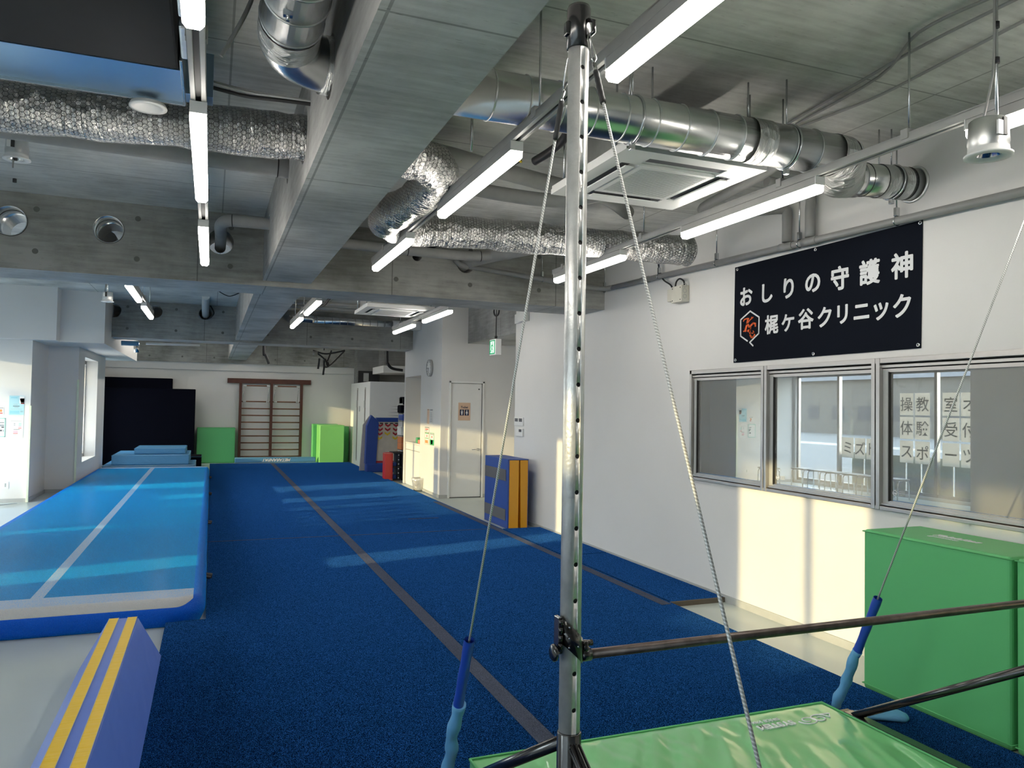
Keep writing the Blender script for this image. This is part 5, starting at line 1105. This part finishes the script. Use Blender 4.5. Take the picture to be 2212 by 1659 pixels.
# papers on the shop-front glass
t_ = NT('backlit paper'); tr = t_.n('ShaderNodeBsdfTranslucent'); tr.inputs[0].default_value = (.75, .72, .66, 1); df = t_.n('ShaderNodeBsdfDiffuse'); df.inputs[0].default_value = (.8, .79, .76, 1)
mx = t_.n('ShaderNodeMixShader', i_0=.55); t_.l(df.outputs[0], mx.inputs[1]); t_.l(tr.outputs[0], mx.inputs[2]); t_.l(mx.outputs[0], t_.out.inputs[0])
PX = -4.262
rows = [(1.565, 1.985), (1.11, 1.53), (.655, 1.075)]
txt = {0: ('操教室オ', 'top'), 1: ('体験受付', 'middle'), 2: ('スポーツ', 'bottom')}
cols = [(10.66, 10.96), (10.30, 10.62), (9.70, 10.04), (9.35, 9.67)]
def paper(y0, y1, z0, z1, ch, label, grp):
    t = thing('window_letter', label, 'window sign', (PX, (y0+y1)/2, z0), grp)
    MB().box(PX-.001, PX, y0, y1, z0, z1).build('sheet', 'backlit paper', t)
    if ch: MB().text(ch, .29, (PX-.0005, (y0+y1)/2, (z0+z1)/2), (0, -1, 0), (0, 0, 1), bold=.0015, depth=.0016).build('character', 'ink grey', t)
    return t
gp = 'letter sheets taped on the shop-front glass'
for r_, (z0, z1) in enumerate(rows):
    for k, (y0, y1) in enumerate(cols):
        ch = txt[r_][0][k]; paper(y0, y1, z0, z1, ch, 'white character sheet in the %s row, %s from the left in the mirrored window view' % (txt[r_][1], ('first', 'second', 'third', 'fourth')[k]), gp)
for k, (y0, y1, ch) in enumerate(((12.10, 12.42, 'ミ'), (11.80, 12.07, 'ズ'), (11.49, 11.77, 'ト'))):
    paper(y0, y1, .655, 1.075, ch, '%s sheet of the low katakana row mirrored in the middle window pane' % ('first', 'middle', 'last')[k], gp)
for k in range(2): # blank backs nearer the column
    for r_, (z0, z1) in enumerate(rows):
        y0 = 8.99-k*.35; paper(y0, y0+.31, z0, z1, '', 'blank-looking white sheet beside the column, %s row, %s column' % (txt[r_][1], ('first', 'second')[k]), gp)
# unseen fence panels, added to stripe the low sun on the air track
t = thing('board_fence', 'low fence of narrow upright boards outside the shop front', 'fence', (-4.62, 10.5, -.1))
m = MB()
for k in range(11): m.box(-4.63, -4.61, 8.72+k*.345, 9.03+k*.345, -.1, .76)
m.build('board', 'beige box plastic', t); MB().box(-4.66, -4.63, 8.7, 12.5, .68, .73).build('rail', 'grey plastic', t)
# unseen translucent screens, added to block low sun but pass daylight
t_ = NT('screen cloth'); tr = t_.n('ShaderNodeBsdfTranslucent'); tr.inputs[0].default_value = (.70, .72, .74, 1); df = t_.n('ShaderNodeBsdfDiffuse'); df.inputs[0].default_value = (.75, .76, .76, 1)
mx = t_.n('ShaderNodeMixShader', i_0=.7); t_.l(df.outputs[0], mx.inputs[1]); t_.l(tr.outputs[0], mx.inputs[2]); t_.l(mx.outputs[0], t_.out.inputs[0])
o = MB().box(-4.232, -4.23, -4.78, 1.14, .08, 2.14).build('window_screen', 'screen cloth'); tag(o, 'white translucent screen over the long shop-front pane beside the camera', 'screen')
o = MB().box(-4.232, -4.23, 1.53, 2.93, .08, 1.10).build('window_screen', 'screen cloth'); tag(o, 'white translucent screen over the lower half of the next shop-front pane', 'screen')
# stools
def stool(x, y):
    t = thing('stool', '', 'stool', (x, y, 0), 'chrome-legged stools along the shop front')
    MB().box(x-.15, x+.15, y-.19, y+.19, .355, .385, bevel=.012).build('seat', 'grey plastic', t)
    for yy in (y-.17, y+.17): MB().tube([(x-.15, yy, 0), (x-.14, yy, .30), (x-.11, yy, .345), (x+.11, yy, .345), (x+.14, yy, .30), (x+.15, yy, 0)], .011, seg=8).build('leg_frame', 'chrome', t)
    return t
s0 = stool(-3.75, 13.0); s0['label'] = 'chrome-legged stool in the corner by the sunlit wall'
nm = ['second', 'third', 'fourth', 'fifth', 'sixth']
for k in range(5): copy_tree(s0, Vector((-3.75, 12.52-.48*k, 0)), 'chrome-legged stool along the shop front, %s from the sunlit wall' % nm[k])
copy_tree(s0, Vector((-3.1, 13.3, 0)), 'chrome-legged stool standing alone under the wall posters'); 
# outdoor tree and house seen only as reflections
plain('bark', (.10, .07, .05), .9); plain('leaf dark', (.03, .06, .025), .8); plain('house wall', (.085, .08, .072), .8); plain('house roof', (.04, .04, .045), .7)
t = thing('tree', 'dark leafy tree outside the shop front', 'tree', (-13, 13.2, -.12)); MB().tube([(-13, 13.2, -.12), (-13, 13.25, 2.2), (-12.9, 13.2, 3.4)], [.14, .11, .07]).build('trunk', 'bark', t)
m = MB(); rnd = random.Random(4)
for k in range(260):
    a = Vector((rnd.gauss(0, .55), rnd.gauss(0, .7), rnd.gauss(0, .5))); c = Vector((-13, 13.2, 3.6))+a; u = Vector((rnd.uniform(-1, 1), rnd.uniform(-1, 1), rnd.uniform(-1, 1))).normalized()*.2; v = u.orthogonal().normalized()*.14
    m.quad([c-u, c-v, c+u, c+v])
m.build('crown', 'leaf dark', t)
for k, (y0, y1, h, lb) in enumerate(((-14, 2, 3.3, 'low grey house far outside, the one behind the camera side'), (4, 17, 3.9, 'pale house with dark pitched roof far outside the shop front'), (19, 30, 2.9, 'small low house between two taller ones far outside'), (32, 52, 4.1, 'long grey building farthest along outside the shop front'))):
    t = thing('house', lb, 'house', (-40, (y0+y1)/2, -.12), 'houses across the road'); MB().box(-44, -38, y0, y1, -.12, h).build('wall', 'house wall', t); MB().prism([(-44.4, y0-.4, h), (-37.6, y0-.4, h), (-41, y0-.4, h+.9)], (0, y1-y0+.8, 0)).build('roof', 'house roof', t)
    m = MB()
    for q_ in range(int((y1-y0)/2.6)): m.box(-38.02, -37.98, y0+1+q_*2.6, y0+2.2+q_*2.6, 1.0, 2.1)
    m.build('window', 'house roof', t)
o = MB().box(-9.02, -8.98, 2, 30, .62, .68).build('guard_rail', 'white frame paint'); tag(o, 'pale roadside guard rail outside the shop front', 'rail')
for k in range(1): pass

# ================================================================== HIGH BAR
HX, HY = .953, 1.94; HX2 = 3.06
t = thing('high_bar', 'adjustable training high bar with steel post, low bar and guy cables', 'high bar', ((HX+HX2)/2, HY, cz))
def post(X, part='upright'):
    o = MB().lathe((X, HY, .55), [(.0298, 0), (.0298, 2.16), (.0265, 2.16), (.0265, 0), (.0298, 0)], seg=48).build(part, 'post steel', t)
    zs = [2.565-.1*k for k in range(19)]
    for md in (1,):
        tmp = []
        for z in zs:
            q = MB().cyl((X, HY-.1, z), (X, HY+.0, z), .0068, seg=16).build('cut', 'white plastic'); tmp.append(q)
        w0 = world_of(o)
        for q in tmp:
            m_ = o.modifiers.new('b', 'BOOLEAN'); m_.operation = 'DIFFERENCE'; m_.solver = 'EXACT'; m_.object = q
        bpy.context.view_layer.update(); me = bpy.data.meshes.new_from_object(o.evaluated_get(bpy.context.evaluated_depsgraph_get())); o.modifiers.clear(); o.data = me
        for q in tmp: bpy.data.objects.remove(q)
    inner = MB().cyl((X, HY, .5), (X, HY, 2.7), .0262, seg=24).build('inner_tube', 'black rubber', t)
    # top cap with ears
    MB().lathe((X, HY, 2.645), [(.031, -.02), (.0345, -.018), (.0345, .095), (.031, .105), (0, .107)], seg=36).box(X-.043, X-.028, HY-.012, HY+.012, 2.66, 2.70, bevel=.004).tube([(X+.012, HY-.034, 2.70), (X+.022, HY-.052, 2.69), (X+.022, HY-.052, 2.66), (X+.012, HY-.034, 2.65)], .006, seg=8).tube([(X-.0, HY+.034, 2.70), (X-.0, HY+.052, 2.69), (X-.0, HY+.052, 2.66), (X-.0, HY+.034, 2.65)], .006, seg=8).build('top_cap', 'black gloss steel', t)
    # lower socket
    MB().lathe((X, HY, 0.06), [(.034, 0), (.034, .635), (.0305, .64), (.0305, 0)], seg=36).box(X+.026, X+.036, HY-.02, HY+.02, .2, .64, bevel=.003).build('socket_tube', 'black gloss steel', t)
    MB().cyl((X-.034, HY-.015, .585), (X-.055, HY-.02, .585), .012, seg=12).cyl((X-.05, HY-.02, .585), (X-.06, HY-.02, .585), .017, seg=8).build('clamp_knob', 'black gloss steel', t)
    for s in (1, -1):
        a, c = Vector((X, HY+s*.03, .66)), Vector((X, HY+s*1.05, .062))
        if s == 1: MB().tube([a, c], .019, seg=20).build('strut', 'black gloss steel', t)
        else:
            mm = MB().tube([a, c], .015, seg=16); 
            for dx in (-.012, .0, .012): mm.tube([a+Vector((dx, -.010, .014)), c+Vector((dx, -.010, .014))], .0045, seg=8)
            mm.build('strut', 'black gloss steel', t)
    MB().box(X-.06, X+.06, HY-1.12, HY+1.14, cz+.003, cz+.022, bevel=.004).build('base_board', 'brown base wood', t)
    MB().box(X-.03, X+.03, HY-1.08, HY+1.08, cz+.024, cz+.040, bevel=.003).build('base_rail', 'black gloss steel', t)
plain('brown base wood', (.38, .29, .20), .6, noise=.15, nscale=5)
post(HX); post(HX2)
# sliding sleeve that carries the bar
def sleeve(X, flip=1):
    mm = MB(); seg = 40; zt = lambda x: .985-flip*.95*x; zb_ = lambda x: .915-flip*.95*x
    ro, ri = .0345, .0305; rings = []
    for r, fz in ((ri, zb_), (ro, zb_), (ro, zt), (ri, zt)):
        rings.append([mm.bm.verts.new((X+r*math.cos(2*PI*k/seg), HY+r*math.sin(2*PI*k/seg), fz(r*math.cos(2*PI*k/seg)))) for k in range(seg)])
    mm.mi(None)
    for i in range(4):
        a, c = rings[i], rings[(i+1) % 4]
        for k in range(seg): f = mm.bm.faces.new([a[k], a[(k+1) % seg], c[(k+1) % seg], c[k]]); f.smooth = i in (1,)
    mm.build('sliding_sleeve', 'black gloss steel', t)
    s = -flip
    mm = MB().box(X+s*.040-.006, X+s*.040+.006, HY-.02, HY+.012, .925, 1.02, bevel=.002)
    for k in range(4): mm.cyl((X+s*.040, HY-.022, .935+k*.022), (X+s*.040, HY-.022, .950+k*.022), .006, seg=10)
    mm.build('hinge', 'black gloss steel', t)
    for k, (dx, z) in enumerate(((-.020, .995), (-.020, .965), (-.020, .94), (.008, .94))): MB().cyl((X+dx*flip, HY-.026, z), (X+dx*flip, HY-.0365, z), .0022, seg=8).build('rivet', 'zinc hardware', t)
    MB().cyl((X-flip*.034, HY-.012, .925), (X-flip*.058, HY-.016, .925), .007, seg=12).lathe((X-flip*.058, HY-.016, .925), [(0, -.006), (.020, -.006), (.024, -.002), (.024, .004), (.018, .007), (0, .007)], axis=(1, 0, 0), seg=10).build('clamp_knob', 'black gloss steel', t)
    MB().cyl((X+flip*.030, HY, .905), (X+flip*.062, HY, .905), .0185, seg=20).cyl((X+flip*.045, HY-.004, .905), (X+flip*.045, HY-.004, .945), .010, seg=12).cyl((X+flip*.040, HY-.004, .938), (X+flip*.066, HY-.004, .938), .009, seg=8).build('bar_socket', 'black gloss steel', t)
sleeve(HX, 1); sleeve(HX2, -1)
plain('bare bar steel', (.13, .105, .095), .38, .85, noise=.25, nscale=30)
MB().cyl((HX+.055, HY, .905), (HX2-.055, HY, .905), .0140, seg=28).build('bar', 'bare bar steel', t)
# guy cables
t__ = NT('twisted cable'); b_ = t__.b; b_.inputs['Metallic'].default_value = .3; b_.inputs['Roughness'].default_value = .4
uvn = t__.n('ShaderNodeUVMap'); sp_ = t__.n('ShaderNodeSeparateXYZ'); t__.l(uvn.outputs[0], sp_.inputs[0])
m_a = t__.n('ShaderNodeMath', operation='MULTIPLY', i_1=760.0); t__.l(sp_.outputs[1], m_a.inputs[0]); m_b = t__.n('ShaderNodeMath', operation='MULTIPLY_ADD', i_1=500.0); t__.l(sp_.outputs[0], m_b.inputs[0]); t__.l(m_a.outputs[0], m_b.inputs[2])
m_c = t__.n('ShaderNodeMath', operation='SINE'); t__.l(m_b.outputs[0], m_c.inputs[0]); rr_ = t__.n('ShaderNodeValToRGB'); t__.l(m_c.outputs[0], rr_.inputs[0])
rr_.color_ramp.elements[0].position = 0.0; rr_.color_ramp.elements[0].color = (.38, .39, .38, 1); rr_.color_ramp.elements[1].position = .5; rr_.color_ramp.elements[1].color = (.72, .73, .71, 1); t__.l(rr_.outputs[0], b_.inputs['Base Color'])
wrinkled('dark blue sleeve', (.012, .06, .40), .45, .4, (14, 14, 5), .01, .1); wrinkled('light blue sleeve', (.11, .33, .58), .6, .6, (18, 18, 6), .012, 0)
def guy(X, s, padded=True):
    a = Vector((X, HY+s*.050, 2.655)); c = Vector((X+.006, HY+s*1.17, .055)); d = (c-a).normalized()
    if padded is False: pass
    p = lambda q: a.lerp(c, q)
    g = MB().tube([p(.065), p(.5), p(.985)], .0042, seg=10).build('guy_cable', 'twisted cable', t)
    MB().tube([p(0)+Vector((.006, 0, 0)), p(.012)+Vector((.010, 0, 0)), p(.035)+Vector((.010, 0, 0)), p(.042), p(.035)-Vector((.004, 0, 0)), p(.012)-Vector((.004, 0, 0))], .0026, seg=8, closed=True).tube([p(.042), p(.065)], [.006, .005], seg=8).build('snap_hook', 'chrome', g)
    MB().tube([p(.052+.004*k) for k in range(11)], [.0075+.0012*(k % 2) for k in range(11)], seg=12).build('rubber_grip', 'black rubber', g)
    if padded:
        n = 12
        P = [p(.755+.122*k/n) for k in range(n+1)]
        MB().tube(P, [.021+.001*math.sin(k*1.3) for k in range(n+1)], seg=20, caps=False).tube(P, [.0185]*(n+1), seg=20, caps=False).build('dark_blue_pad', 'dark blue sleeve', g)
        n = 18; rnd = random.Random(int(X*10)+s)
        P = [p(.868+.125*k/n)+Vector((.005*math.sin(k*.5+X), .003*math.sin(k*.9), 0)) for k in range(n+1)]
        MB().tube(P, [.0255+.0025*math.sin(k*1.15+X)+rnd.uniform(-.001, .001) for k in range(n+1)], seg=22).build('light_blue_pad', 'light blue sleeve', g)
    return g
guy(HX, 1); guy(HX, -1); guy(HX2, 1); guy(HX2, -1)
# loose pale blue pad lying on the carpet beyond the right strut
t = thing('sleeve_pad', 'loose pale blue pad lying flat on the carpet beside the strut foot', 'pad', (3.28, 3.0, cz))
a, c = az(1835, 1536, .07), az(1958, 1545, .06)
P = [a.lerp(c, k/10) for k in range(11)]
m = MB().tube([Vector((v.x, v.y, cz+.030)) for v in P], [.034+.030*k/10-(.03 if k == 10 else 0) for k in range(11)], seg=20)
m.bend(lambda v: Vector((v.x, v.y, cz+.001+max(0, (v.z-cz))*.42 if v.z > cz else cz+.001))); m.build('pad_cloth', 'light blue sleeve', t)
# keep the view layer tidy
bpy.context.view_layer.update()
